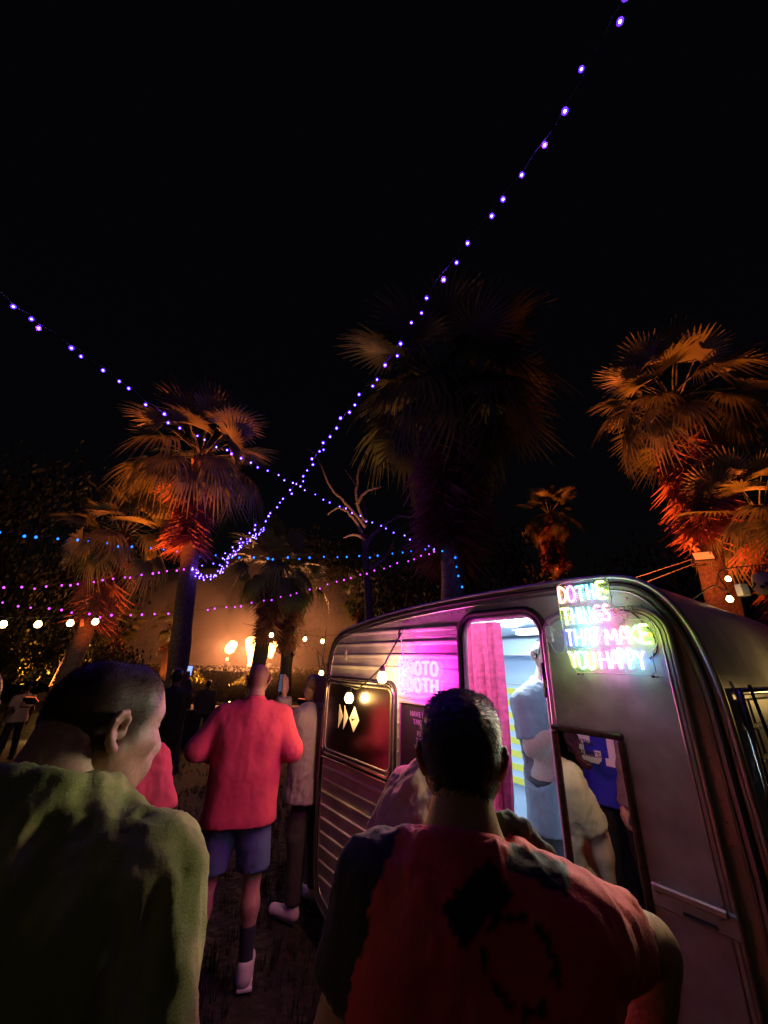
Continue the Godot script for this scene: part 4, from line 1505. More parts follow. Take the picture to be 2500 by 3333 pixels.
# an ear: curled rim, inner ridge, bowl and lobe
func ear_prims(c: Vector3, b: Basis, s: float, e: float) -> Array:
	var o := []
	var P := func(x: float, y: float, z: float) -> Vector3: return c + b * Vector3(e * x, y, z) * s
	var rim := [P.call(0.071, -0.004, -0.002), P.call(0.076, 0.016, 0.0), P.call(0.082, 0.027, 0.01), P.call(0.087, 0.026, 0.022), P.call(0.09, 0.014, 0.03), P.call(0.087, -0.002, 0.029), P.call(0.081, -0.016, 0.02), P.call(0.076, -0.026, 0.01), P.call(0.072, -0.028, 0.004)]
	for i in rim.size() - 1:
		var r := 0.0042 + (0.0022 if i > 5 else 0.0)
		o.append(cap(rim[i], rim[i + 1], r * s, r * s))
	o.append(cap(P.call(0.081, 0.014, 0.02), P.call(0.079, -0.008, 0.018), 0.0034 * s, 0.0034 * s))
	o.append(cap(P.call(0.081, 0.014, 0.02), P.call(0.08, 0.02, 0.012), 0.0034 * s, 0.003 * s))
	o.append(cap(P.call(0.067, 0.012, 0.006), P.call(0.076, 0.014, 0.018), 0.007 * s, 0.0045 * s))
	o.append(cap(P.call(0.067, -0.008, 0.004), P.call(0.075, -0.008, 0.016), 0.008 * s, 0.0045 * s))
	o.append(cap(P.call(0.072, -0.006, 0.001), P.call(0.075, -0.004, 0.006), 0.005 * s, 0.003 * s))
	return o


func hand_prims(w: Vector3, dir: Vector3, palm: Vector3, s: float, curl: float, thumb_side: float) -> Array:
	var o := []
	var d := dir.normalized()
	var n := (palm - d * palm.dot(d)).normalized()
	var x := d.cross(n)
	o.append(cap(w, w + d * 0.05 * s, 0.022 * s, 0.026 * s))
	for i in 4:
		var off := x * (i - 1.5) * 0.019 * s
		var k := w + d * (0.088 - 0.004 * absf(i - 1.3)) * s + off
		o.append(cap(w + d * 0.03 * s + off * 0.8, k, 0.0135 * s, 0.0105 * s))
		var a := curl
		var p := k
		var len: float = [0.036, 0.042, 0.04, 0.031][i]
		for j in 3:
			var v := d * cos(a) + n * sin(a)
			var q: Vector3 = p + v * len * s * [1.0, 0.7, 0.55][j]
			o.append(cap(p, q, (0.0098 - 0.0008 * j) * s, (0.0092 - 0.0008 * j) * s))
			p = q
			a += curl * 0.8
	var tb := w + d * 0.022 * s + x * thumb_side * 0.022 * s
	var t1 := tb + (d * 0.7 + x * thumb_side * 0.7 + n * 0.25).normalized() * 0.045 * s
	var t2 := t1 + (d * 0.9 + x * thumb_side * 0.15 + n * 0.4).normalized() * 0.034 * s
	o.append(cap(tb, t1, 0.014 * s, 0.0115 * s))
	o.append(cap(t1, t2, 0.0112 * s, 0.0095 * s))
	return o


# q: h height, lean, head_yaw, head_pitch, side (sideways lean), elbows and wrists (le lw re rw), skin, hair (style, material), top {m, sleeve, hem, hang, wr}, bottom {m, hem}, shoes, cell
func person(label: String, at: Vector3, yaw: float, q: Dictionary, group := "") -> Node3D:
	var t := thing("person", label, "person", at, yaw, group)
	var s: float = q.h / 1.75
	var cell: float = q.get("cell", 0.014)
	var lean := Basis(Vector3.RIGHT, -float(q.get("lean", 0.0))) * Basis(Vector3.BACK, float(q.get("side", 0.0)))
	var piv := Vector3(0, 0.95, 0)
	var U := func(p: Vector3) -> Vector3: return (piv + lean * (p - piv)) * s
	var V := func(x: float, y: float, z: float) -> Vector3: return U.call(Vector3(x, y, z))
	var bulk: float = q.get("bulk", 1.0)
	var slump: float = q.get("slump", 0.0)
	var J := {"ls": Vector3(-0.185 * bulk, 1.392 - slump, 0.0), "rs": Vector3(0.185 * bulk, 1.392 - slump, 0.0), "le": q.get("le", Vector3(-0.245, 1.13, 0.02)), "re": q.get("re", Vector3(0.245, 1.13, 0.02)), "lw": q.get("lw", Vector3(-0.26, 0.88, -0.05)), "rw": q.get("rw", Vector3(0.26, 0.88, -0.05))}
	for k in J.keys():
		J[k] = U.call(J[k])
	var st: float = q.get("stance", 0.1)
	var feet := []
	for e in [-1.0, 1.0]:
		feet.append([Vector3(e * 0.088, 0.92, 0) * s, Vector3(e * (0.09 + st * 0.35), 0.5, -0.012) * s, Vector3(e * (0.085 + st * 0.6), 0.085, 0.02) * s, e])
	# bare body
	var body := []
	body.append_array([cap(V.call(-0.08, 0.94, 0.01), V.call(0.08, 0.94, 0.01), 0.1 * s, 0.1 * s), cap(V.call(-0.065 * bulk, 1.1, 0), V.call(0.065 * bulk, 1.1, 0), 0.092 * s * bulk, 0.092 * s * bulk), cap(V.call(-0.09 * bulk, 1.27, 0), V.call(0.09 * bulk, 1.27, 0), 0.1 * s, 0.1 * s), cap(V.call(0, 1.44, 0.012), V.call(-0.165 * bulk, 1.39 - slump, 0.005), 0.05 * s, 0.05 * s), cap(V.call(0, 1.44, 0.012), V.call(0.165 * bulk, 1.39 - slump, 0.005), 0.05 * s, 0.05 * s), cap(V.call(-0.11 * bulk, 1.36, 0.0), V.call(0.11 * bulk, 1.36, 0.0), 0.07 * s, 0.07 * s),
		cap(V.call(0, 1.42, 0.015), V.call(0, 1.5, 0.012), 0.075 * s, 0.052 * s), cap(V.call(0, 1.46, 0.012), V.call(0, 1.58, -0.004), 0.053 * s, 0.05 * s)])
	for a in [["ls", "le", "lw"], ["rs", "re", "rw"]]:
		body.append(cap(J[a[0]], J[a[1]], 0.05 * s, 0.038 * s))
		body.append(cap(J[a[1]], J[a[1]].lerp(J[a[2]], 0.3), 0.038 * s, 0.04 * s))
		body.append(cap(J[a[1]].lerp(J[a[2]], 0.3), J[a[2]], 0.04 * s, 0.025 * s))
	for f in feet:
		body.append(cap(f[0], f[1], 0.082 * s, 0.05 * s))
		body.append(cap(f[1], f[1].lerp(f[2], 0.35) + Vector3(0, 0, 0.012) * s, 0.048 * s, 0.05 * s))
		body.append(cap(f[1].lerp(f[2], 0.35) + Vector3(0, 0, 0.012) * s, f[2], 0.05 * s, 0.034 * s))
		body.append(cap(f[2] + Vector3(0, -0.04, 0.02) * s, f[2] + Vector3(f[3] * 0.02, -0.055, -0.15) * s, 0.03 * s, 0.026 * s))
	var so := new_soup()
	flesh(so, body, 55.0 / s, cell)
	var hb := lean * Basis(Vector3.UP, float(q.get("head_yaw", 0.0))) * Basis(Vector3.RIGHT, -float(q.get("head_pitch", 0.0)))
	var drop: float = q.get("drop", 0.0)
	var hc: Vector3 = V.call(0, 1.555 - drop, -drop * 0.5) + hb * Vector3(0, 0.078, -0.022) * s
	var hp := head_prims(hc, hb, s)
	hp.append(cap(V.call(0, 1.47, 0.012), hc - hb * Vector3(0, 0.05, -0.012) * s, 0.06 * s, 0.055 * s))
	var fine: float = q.get("head_cell", 0.008)
	var scalp: Variant = null
	if q.has("buzz"):
		var hue: Color = q.buzz
		scalp = func(p: Vector3, _g: Vector3) -> Color:
			var l := hb.inverse() * (p - hc) / s
			var d1 := -(l - Vector3(0, 0.066, -0.086)).dot(Vector3(0, -0.5, -0.87))
			var d2 := -(l - Vector3(0, -0.024, -0.02)).dot(Vector3(0, -0.91, -0.42))
			var m := smoothstep(-0.008, 0.024, minf(d1, d2) + 0.006 * noise.get_noise_3d(p.x * 60.0, p.y * 60.0, p.z * 60.0))
			if l.z < -0.055 and absf(l.y - 0.026 + absf(l.x) * 0.12) < 0.0055 and absf(l.x) > 0.012 and absf(l.x) < 0.05:
				m = 0.85
			return Color.WHITE.lerp(hue * (1.0 + 0.35 * noise.get_noise_3d(p.x * 160.0, p.y * 160.0, p.z * 160.0)), m)
	flesh(so, hp, 110.0 / s, fine, [], null, scalp)
	for e in [-1.0, 1.0]:
		flesh(so, ear_prims(hc, hb, s, e), 420.0 / s, clampf(fine * 0.62, 0.0027, 0.006))
	if q.get("hands", true):
		for a in [["le", "lw", -1.0, "lpalm"], ["re", "rw", 1.0, "rpalm"]]:
			var d: Vector3 = J[a[1]] - J[a[0]]
			var pn: Vector3 = q.get(a[3], Vector3(-a[2], 0, 0.15))
			var curl: float = q.get("curl", 0.45)
			var hnd := hand_prims(J[a[1]], d, pn, s, curl, q.get("thumb", 1.0) * a[2])
			flesh(so, hnd, 260.0 / s, q.get("hand_cell", 0.006))
	part("body", soup_mesh(so), q.skin, t)
	for e in [-1.0, 1.0]:
		if fine < 0.007:
			var ey := SphereMesh.new()
			ey.radius = 0.0115 * s
			ey.height = 0.023 * s
			ey.radial_segments = 12
			ey.rings = 6
			part("eye", ey, M.eye_white, t).position = hc + hb * Vector3(e * 0.031, 0.004, -0.079) * s
	# clipped hair: short bristles over the scalp
	if q.has("fuzz"):
		var st2 := begin()
		var vv: PackedVector3Array = so.v
		var cc: PackedColorArray = so.c
		var n_put := 0
		var tries := 0
		while n_put < q.fuzz[0] and tries < 400000:
			tries += 1
			var i := rng.randi() % vv.size()
			if cc[i].r > 0.3 or rng.randf() < cc[i].r * 2.0:
				continue
			n_put += 1
			var n := (vv[i] - hc).normalized()
			var tw := Vector3(rng.randfn(), rng.randfn(), rng.randfn()) * 0.004
			var p := vv[i] + tw - n * tw.dot(n)
			var d := (n + hb * Vector3(0, -0.5, -0.2) + Vector3(rng.randfn(), rng.randfn(), rng.randfn()) * 0.3).normalized()
			var w := d.cross(n).normalized() * 0.0006
			var e: Vector3 = p + d * q.fuzz[1] * rng.randf_range(0.6, 1.2)
			for v in [p - w, e, p + w]:
				st2.add_vertex(v)
		part("hair", done(st2), M.hair_buzz, t).set_meta("kind", "stuff")
	# hair
	if q.has("hair"):
		var hs := new_soup()
		var style: String = q.hair[0]
		var th: float = {"buzz": 0.0035, "short": 0.01, "long": 0.016, "stubble": 0.002}[style]
		var hh := [cap(hc + hb * Vector3(0, 0.038, 0.022) * s, hc + hb * Vector3(0, 0.041, -0.024) * s, (0.068 + th) * s, (0.066 + th) * s), cap(hc + hb * Vector3(0, 0.012, 0.03) * s, hc + hb * Vector3(0, -0.035, 0.024) * s, (0.06 + th) * s, (0.053 + th) * s)]
		if style == "short":
			hh.append(cap(hc + hb * Vector3(-0.028, 0.078, -0.035) * s, hc + hb * Vector3(0.032, 0.078, -0.03) * s, 0.04 * s, 0.04 * s))
			hh.append(cap(hc + hb * Vector3(0.0, 0.078, -0.03) * s, hc + hb * Vector3(0.0, 0.068, 0.03) * s, 0.045 * s, 0.05 * s))
		if style == "long":
			hh.append(cap(hc + hb * Vector3(-0.03, -0.01, 0.05) * s, V.call(-0.05, 1.42, 0.09), 0.06 * s, 0.05 * s))
			hh.append(cap(hc + hb * Vector3(0.03, -0.01, 0.05) * s, V.call(0.05, 1.42, 0.09), 0.06 * s, 0.05 * s))
		var cl := [[hc + hb * Vector3(0, 0.07, -0.086) * s, hb * Vector3(0, -0.5, -0.87), hc, 0.3]]
		if style != "long":
			cl.append([hc + hb * Vector3(0, -0.022, -0.02) * s, hb * Vector3(0, -0.91, -0.42), hc, 0.3])
		flesh(hs, hh, 110.0 / s, fine, cl, func(p, _g): return 0.004 * noise.get_noise_3d(p.x * 38.0, p.y * 38.0, p.z * 38.0) if style != "buzz" and style != "stubble" else 0.0)
		var hm := part("hair", soup_mesh(hs), q.hair[1], t)
		if q.has("strands"):
			part("hair_strands", strands(hs, hc, hb, q.strands[0], q.strands[1]), q.hair[1], t).set_meta("kind", "stuff")
	# lower clothes
	if q.has("bottom"):
		var B: Dictionary = q.bottom
		var bp := [cap(Vector3(-0.085, 0.94, 0.012) * s, Vector3(0.085, 0.94, 0.012) * s, 0.106 * s, 0.106 * s)]
		var bc := [[Vector3(0, 0.95, 0) * s, Vector3.UP, Vector3(0, 1.02, 0) * s, 0.3]]
		for f in feet:
			var wide: float = B.get("wide", 0.0)
			bp.append(cap(f[0], f[1], (0.098 + wide * 0.3) * s, (0.074 + wide) * s))
			if B.hem < 0.45:
				bp.append(cap(f[1] + Vector3(0, 0, 0.01), f[2] + Vector3(0, 0, 0.01), (0.074 + wide) * s, (0.06 + wide) * s))
			bc.append([Vector3(0, B.hem, 0) * s, Vector3.DOWN, Vector3(f[1].x, B.hem * s - 0.05, 0), 0.2])
		var bs := new_soup()
		flesh(bs, bp, 70.0 / s, cell, bc, func(p, _g): return 0.006 * (1.0 - absf(noise.get_noise_3d(p.x * 7.0, p.y * 9.0, p.z * 7.0)) * 2.0))
		part(B.get("name", "trousers"), soup_mesh(bs), B.m, t)
	if q.has("shoes"):
		for f in feet:
			var ss := new_soup()
			var o: Vector3 = f[2]
			flesh(ss, [cap(o + Vector3(0, -0.045, 0.03) * s, o + Vector3(f[3] * 0.02, -0.05, -0.16) * s, 0.044 * s, 0.04 * s), cap(o + Vector3(0, 0.0, 0.015) * s, o + Vector3(0, -0.04, -0.03) * s, 0.045 * s, 0.044 * s)], 110.0, minf(cell, 0.01), [[Vector3(0, 0.004, 0), Vector3.DOWN, o, 0.5], [o + Vector3(0, 0.03, 0) * s, Vector3.UP, o, 0.2]])
			part("shoe", soup_mesh(ss), q.shoes, t)
			part("sole", box_mesh(o * Vector3(1, 0, 1) + Vector3(f[3] * 0.01, 0.008, -0.065 * s), Vector3(0.086, 0.018, 0.27) * s, 0.008), q.get("sole", M.rubber), t)
	if q.has("socks"):
		for f in feet:
			var ss := new_soup()
			var kn: Vector3 = f[1]
			var o: Vector3 = f[2]
			flesh(ss, [cap(kn.lerp(o, 0.5) + Vector3(0, 0, 0.012) * s, o, 0.05 * s, 0.04 * s)], 90.0, 0.01, [[Vector3(0, 0.27, 0) * s, Vector3.UP, Vector3(o.x, 0.3 * s, 0), 0.2]])
			part("sock", soup_mesh(ss), q.socks, t)
	# upper clothes
	var T: Dictionary = q.top
	var off: float = T.get("off", 0.016)
	var hem: float = T.hem
	var tp := [cap(V.call(-0.085 * bulk, hem + 0.02, 0.005), V.call(0.085 * bulk, hem + 0.02, 0.005), (0.106 + off) * s, (0.106 + off) * s), cap(V.call(-0.09 * bulk, hem, 0.005), V.call(-0.1 * bulk, 1.3, 0.0), (0.106 + off) * s, (0.1 + off) * s), cap(V.call(0.09 * bulk, hem, 0.005), V.call(0.1 * bulk, 1.3, 0.0), (0.106 + off) * s, (0.1 + off) * s), cap(V.call(0, hem, 0.005), V.call(0, 1.36, 0.012), (0.108 + off) * s, (0.1 + off) * s), cap(V.call(-0.075 * bulk, 1.08, 0.0), V.call(0.075 * bulk, 1.08, 0.0), (0.09 + off) * s, (0.09 + off) * s), cap(V.call(-0.095 * bulk, 1.27, 0), V.call(0.095 * bulk, 1.27, 0), (0.1 + off) * s, (0.1 + off) * s), cap(V.call(0, 1.44, 0.012), V.call(-0.165 * bulk, 1.392 - slump, 0.005), (0.06 + off) * s, (0.054 + off) * s), cap(V.call(0, 1.44, 0.012), V.call(0.165 * bulk, 1.392 - slump, 0.005), (0.06 + off) * s, (0.054 + off) * s), cap(V.call(-0.11 * bulk, 1.355, 0.0), V.call(0.11 * bulk, 1.355, 0.0), (0.074 + off) * s, (0.074 + off) * s), cap(V.call(0, 1.42, 0.018), V.call(0, 1.475, 0.012), (0.076 + off) * s, (0.06 + off) * s)]
	var tc := [[V.call(0, hem, 0), -(lean * Vector3.UP), V.call(0, hem - 0.1, 0), 0.36], [V.call(0, 1.487, 0.012), lean * Vector3(0, 0.93, -0.36), V.call(0, 1.55, 0), 0.12]]
	if T.has("high"):
		tp.append(cap(V.call(0, 1.46, 0.014), V.call(0, 1.56, 0.004), 0.074 * s, 0.072 * s))
		tc[1] = [V.call(0, 1.475 + T.high, 0.012), lean * Vector3(0, 0.95, -0.3), V.call(0, 1.58, 0), 0.13]
	var loose: float = T.get("loose", 0.014)
	for a in [["ls", "le", "lw"], ["rs", "re", "rw"]]:
		var sh: Vector3 = J[a[0]]
		var el: Vector3 = J[a[1]]
		var wr: Vector3 = J[a[2]]
		if T.sleeve == "short":
			var u: float = T.get("cuff", 0.72)
			var e := sh.lerp(el, u)
			var d := (el - sh).normalized()
			tp.append(cap(sh, e + d * 0.03, (0.054 + off * 0.7) * s, (0.046 + loose) * s))
			tc.append([e, d, e + d * 0.1, 0.13])
		else:
			tp.append(cap(sh, el, (0.054 + off * 0.7) * s, (0.042 + loose) * s))
			tp.append(cap(el, el.lerp(wr, 0.94), (0.042 + loose) * s, (0.03 + loose * 0.8) * s))
			tc.append([el.lerp(wr, 0.92), (wr - el).normalized(), wr + (wr - el).normalized() * 0.06, 0.1])
	var wr_amp: float = T.get("wr", 0.009) * 0.75
	var seedy: float = q.h * 37.0
	var fx: float = T.get("fx", 7.5)
	var fy: float = T.get("fy", 2.3)
	var fold := func(p: Vector3, g: Vector3) -> float:
		var a := noise.get_noise_3d(p.x * fx + seedy, p.y * fy, p.z * fx)
		var b := noise.get_noise_3d(p.x * 5.0 + p.y * 6.0, p.y * 5.0 - p.x * 4.0 + seedy, p.z * 6.0)
		return wr_amp * (1.0 - 2.6 * absf(a)) + wr_amp * 0.8 * (0.6 - 2.0 * absf(b)) - (0.002 if absf(g.y) > 0.95 else 0.0)
	var ts := new_soup()
	flesh(ts, tp, 60.0 / s, T.get("cell", cell), tc, fold, T.get("tint"))
	part(T.get("name", "shirt"), soup_mesh(ts), T.m, t)
	# collar
	var ring := []
	var cr: float = T.get("collar_r", 0.068)
	for i in 18:
		var an := TAU * i / 18.0
		ring.append(V.call(cos(an) * cr, 1.485 + 0.026 * sin(an) + T.get("collar_y", 0.0), 0.008 + sin(an) * cr * 0.98))
	part("collar", tube_mesh(ring, T.get("collar_t", 0.009) * s, 7, true), T.get("collar_m", T.m), t)
	t.set_meta("joints", {})
	t.remove_meta("joints")
	last = {"J": J, "V": V, "hc": hc, "hb": hb, "s": s}
	return t


var last := {}


func strands(hs: Dictionary, hc: Vector3, hb: Basis, count: int, length: float) -> ArrayMesh:
	var st := begin()
	var vs: PackedVector3Array = hs.v
	for i in count:
		var p := vs[rng.randi() % vs.size()]
		var l := hb.inverse() * (p - hc)
		var n := (p - hc).normalized()
		var top := clampf((l.y - 0.03) / 0.08, 0.0, 1.0)
		var flow := hb * Vector3(rng.randfn() * 0.3 + l.x * 6.0 * top, -1.1 + top * 1.0, 0.5 - top * 1.3)
		var len := length * (0.35 + 0.75 * top) * rng.randf_range(0.6, 1.2)
		var d := (n * (0.12 + 0.12 * top) + flow).normalized()
		var w := d.cross(n).normalized() * 0.0011
		var m := p + d * len * 0.5 + n * len * 0.12
		var e := p + d * len - n * len * 0.1
		quad(st, p - w, m - w, m + w, p + w)
		for v in [m - w, e, m + w]:
			st.add_vertex(v)
	return done(st)


func face_to(dx: float, dz: float) -> float:
	return atan2(-dx, -dz)


func build_people() -> void:
	var gp := func(x: float, z: float) -> Vector3: return Vector3(x, ground_y(x, z), z)
	# nearest, left: buzz cut, olive top, looking right
	var az := func(deg: float) -> float: return face_to(sin(deg_to_rad(deg)), -cos(deg_to_rad(deg)))
	var olive := func(p: Vector3, _g: Vector3) -> Color:
		var n := noise.get_noise_3d(p.x * 15.0 + 3.0, p.y * 1.7, p.z * 15.0)
		return Color(0.2, 0.27, 0.06).lerp(Color(0.38, 0.43, 0.15), smoothstep(-0.2, 0.35, n))
	person("man with a buzz cut and loose olive top nearest the left edge, looking right", gp.call(-0.55, -0.78), az.call(6.0), {"h": 1.87, "drop": 0.045, "head_yaw": -0.42, "fuzz": [9000, 0.005], "head_pitch": 0.12, "skin": M.skin_fair, "buzz": Color(0.13, 0.12, 0.12), "cell": 0.014, "head_cell": 0.0042, "bulk": 1.0,
		"top": {"m": M.tie_dye, "tint": olive, "collar_m": M.olive_knit, "sleeve": "long", "hem": 0.82, "off": 0.024, "loose": 0.03, "wr": 0.013, "fx": 8.5, "fy": 0.9, "cell": 0.0095, "collar_t": 0.016, "collar_r": 0.07, "collar_y": 0.02, "high": 0.05, "name": "sweater"}, "bottom": {"m": M.black_cloth, "hem": 0.1}, "shoes": M.black_cloth})
	# nearest, right: dark hair, red printed tee, hand on hip
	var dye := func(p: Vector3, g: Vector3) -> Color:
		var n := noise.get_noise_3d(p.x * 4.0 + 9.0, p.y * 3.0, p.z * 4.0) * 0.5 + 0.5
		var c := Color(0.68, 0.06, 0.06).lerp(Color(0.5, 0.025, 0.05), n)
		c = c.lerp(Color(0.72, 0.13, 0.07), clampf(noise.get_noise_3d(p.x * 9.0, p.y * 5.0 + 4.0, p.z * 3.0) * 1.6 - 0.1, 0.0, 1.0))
		# black along the left shoulder and side, and black print across the back
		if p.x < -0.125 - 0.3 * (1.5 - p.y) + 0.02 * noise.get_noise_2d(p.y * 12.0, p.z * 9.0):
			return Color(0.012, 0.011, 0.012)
		var v := p.y - 0.37 * p.z
		if p.x > -0.1 and g.y + g.z > 0.2:
			var e := noise.get_noise_2d(p.x * 60.0, v * 60.0) * 0.004
			var a := Vector2(p.x - 0.13, v - 1.488).rotated(0.2)
			if absf(a.x) < 0.05 + e and absf(a.y) < 0.021 + e:
				return Color(0.012, 0.012, 0.012)
			var b := Vector2(p.x - 0.03, v - 1.43).rotated(-0.75)
			if absf(b.x) < 0.056 + e and absf(b.y) < 0.027 + e:
				return Color(0.012, 0.012, 0.012)
			var k := Vector2(p.x - 0.09, v - 1.37).length()
			if absf(k - 0.05) < 0.006 + e * 0.4 and noise.get_noise_2d(p.x * 20.0, p.y * 20.0) > -0.2:
				return Color(0.02, 0.012, 0.014)
		return c
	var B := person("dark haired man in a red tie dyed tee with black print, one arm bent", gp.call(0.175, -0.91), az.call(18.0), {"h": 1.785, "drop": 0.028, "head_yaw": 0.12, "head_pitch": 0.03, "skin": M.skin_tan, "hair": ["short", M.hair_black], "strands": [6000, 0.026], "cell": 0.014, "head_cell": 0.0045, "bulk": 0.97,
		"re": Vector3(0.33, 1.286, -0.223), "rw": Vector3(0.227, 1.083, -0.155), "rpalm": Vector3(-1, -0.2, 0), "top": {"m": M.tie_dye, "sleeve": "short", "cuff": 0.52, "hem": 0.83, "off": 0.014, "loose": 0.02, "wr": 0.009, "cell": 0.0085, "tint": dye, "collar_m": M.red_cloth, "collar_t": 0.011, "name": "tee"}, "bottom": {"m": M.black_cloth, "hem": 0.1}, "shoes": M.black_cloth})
	var V: Callable = last.V
	# crumpled olive jacket edge on his right shoulder
	var ol := new_soup()
	flesh(ol, [cap(V.call(0.07, 1.5, -0.06), V.call(0.105, 1.485, -0.07), 0.02, 0.018), cap(V.call(0.105, 1.485, -0.07), V.call(0.15, 1.455, -0.07), 0.016, 0.012)], 120.0, 0.007, [], func(p, _g): return 0.014 * noise.get_noise_3d(p.x * 30.0, p.y * 22.0, p.z * 30.0))
	part("jacket_edge", soup_mesh(ol), M.green_cloth, B)
	# leaning in at the doorway
	var cx := FR * Vector3(-1.45, 0, 0.62)
	person("person in a tan short sleeved shirt leaning towards the caravan doorway", Vector3(cx.x, 0, cx.z), az.call(60.0), {"h": 1.665, "lean": 0.38, "head_pitch": 0.1, "skin": M.skin_fair, "hair": ["short", M.hair_brown], "cell": 0.014, "head_cell": 0.006, "bulk": 0.96,
		"top": {"m": M.tan_cloth, "sleeve": "short", "cuff": 0.85, "hem": 0.84, "off": 0.022, "loose": 0.03, "wr": 0.012, "cell": 0.01}, "bottom": {"m": M.khaki, "hem": 0.1}, "shoes": M.black_cloth})
	# bald man in red, seen from behind
	person("bald man in a long red overshirt and blue shorts seen from behind", gp.call(-0.92, -3.17), az.call(-14.0), {"h": 1.8, "head_yaw": 0.12, "head_pitch": 0.06, "skin": M.skin_fair, "buzz": Color(0.5, 0.45, 0.45), "cell": 0.014, "head_cell": 0.006, "bulk": 1.1, "stance": 0.12,
		"le": Vector3(-0.33, 1.2, 0.03), "lw": Vector3(-0.2, 1.1, -0.2), "re": Vector3(0.295, 1.19, 0.05), "rw": Vector3(0.17, 1.12, -0.2), "top": {"m": M.red_cloth, "sleeve": "long", "hem": 0.78, "off": 0.024, "loose": 0.024, "wr": 0.0045, "fx": 5.0, "cell": 0.01, "collar_t": 0.014, "collar_y": 0.012, "name": "overshirt"},
		"bottom": {"m": M.denim, "hem": 0.53, "wide": 0.03, "name": "shorts"}, "socks": M.sock_navy, "shoes": M.shoe_white, "sole": M.shoe_white})
	# grey hoodie with raised phone
	var E := person("person in a lilac grey hoodie raising a phone at the caravan's rear corner", gp.call(-0.56, -3.95), az.call(-62.0), {"h": 1.7, "head_yaw": 0.3, "head_pitch": -0.08, "bulk": 1.12, "skin": M.skin_fair, "hair": ["long", M.hair_brown], "cell": 0.014, "head_cell": 0.006, "lean": 0.03,
		"le": Vector3(-0.215, 1.33, -0.25), "lw": Vector3(-0.235, 1.58, -0.21), "re": Vector3(0.2, 1.2, -0.16), "rw": Vector3(0.02, 1.3, -0.3), "rpalm": Vector3(0, 0, -1), "lpalm": Vector3(0, 0, -1), "curl": 0.25, "top": {"m": M.lilac_grey, "sleeve": "long", "hem": 0.76, "off": 0.045, "loose": 0.046, "wr": 0.012, "cell": 0.011, "collar_t": 0.022, "name": "hoodie"},
		"bottom": {"m": M.charcoal, "hem": 0.1}, "shoes": M.shoe_white})
	var hood := new_soup()
	var HV: Callable = last.V
	flesh(hood, [cap(HV.call(-0.07, 1.47, 0.09), HV.call(0.07, 1.47, 0.09), 0.05, 0.05), cap(HV.call(0, 1.44, 0.11), HV.call(0, 1.38, 0.13), 0.06, 0.04)], 70.0, 0.011, [], func(p, _g): return 0.01 * noise.get_noise_3d(p.x * 14.0, p.y * 14.0, p.z * 14.0))
	part("hood", soup_mesh(hood), M.lilac_grey, E)
	phone("phone held up beside the caravan's rear corner", E.transform * (last.J.lw + Vector3(0.0, 0.1, -0.05)), E.rotation.y, M.phone_body)
	# sitter inside the caravan
	var fx := FR * Vector3(-1.455, 0.325, -0.6)
	person("man in a grey blue tee standing inside the lit caravan, half hidden by the door", fx, FR.basis.get_euler().y + face_to(0.93, 0.36), {"h": 1.69, "lean": -0.05, "slump": 0.045, "head_yaw": -0.15, "head_pitch": 0.12, "fuzz": [5000, 0.006], "skin": M.skin_fair, "buzz": Color(0.13, 0.12, 0.12), "cell": 0.013, "head_cell": 0.0055, "bulk": 1.08,
		"re": Vector3(0.2, 1.11, -0.03), "rw": Vector3(0.1, 1.24, -0.25), "le": Vector3(-0.24, 1.13, -0.02), "lw": Vector3(-0.08, 1.2, -0.22), "top": {"m": M.grey_cloth, "sleeve": "short", "cuff": 0.8, "hem": 0.7, "off": 0.02, "loose": 0.026, "wr": 0.007, "cell": 0.009, "name": "tee"}, "bottom": {"m": M.charcoal, "hem": 0.1}, "shoes": M.shoe_white})
	# red tee behind the nearest man
	person("brown skinned person in a red tee behind the nearest man's face", gp.call(-1.17, -1.9), az.call(-25.0), {"h": 1.74, "skin": M.skin_brown, "buzz": Color(0.15, 0.15, 0.15), "cell": 0.014, "head_cell": 0.007, "re": Vector3(0.28, 1.16, 0.02), "rw": Vector3(0.08, 1.16, 0.13), "le": Vector3(-0.28, 1.16, 0.02), "lw": Vector3(-0.08, 1.18, 0.12),
		"top": {"m": M.red_cloth, "sleeve": "short", "cuff": 0.8, "hem": 0.82, "off": 0.02, "loose": 0.026, "wr": 0.01, "cell": 0.011, "name": "tee"}, "bottom": {"m": M.black_cloth, "hem": 0.1}, "shoes": M.black_cloth})
	# left edge
	person("person in a speckled pink grey top cut off by the left edge", gp.call(-1.05, -1.05), az.call(-60.0), {"h": 1.8, "head_yaw": 0.2, "skin": M.skin_fair, "hair": ["short", M.hair_black], "cell": 0.014, "head_cell": 0.0055, "bulk": 1.06, "re": Vector3(0.26, 1.14, 0.06),
		"top": {"m": M.pink_grey, "sleeve": "long", "hem": 0.82, "off": 0.024, "loose": 0.028, "wr": 0.013, "cell": 0.01}, "bottom": {"m": M.charcoal, "hem": 0.1}, "shoes": M.black_cloth})
	# blue jersey, seen in the mirror
	var jp := FR * Vector3(-1.9, 0, 2.28)
	var jy := face_to(0.809, -0.588)
	var Jn := person("person in a blue number 13 jersey, seen in the mirror and at the left edge", Vector3(jp.x, 0, jp.z), jy, {"h": 1.84, "skin": M.skin_brown, "hair": ["short", M.hair_black], "cell": 0.014, "head_cell": 0.008, "bulk": 1.15, "le": Vector3(-0.25, 1.2, -0.16), "lw": Vector3(-0.1, 1.1, -0.34),
		"top": {"m": M.blue_cloth, "sleeve": "short", "cuff": 0.8, "hem": 0.74, "off": 0.03, "loose": 0.04, "wr": 0.006, "cell": 0.011, "name": "jersey"}, "bottom": {"m": M.black_cloth, "hem": 0.1}, "shoes": M.black_cloth})
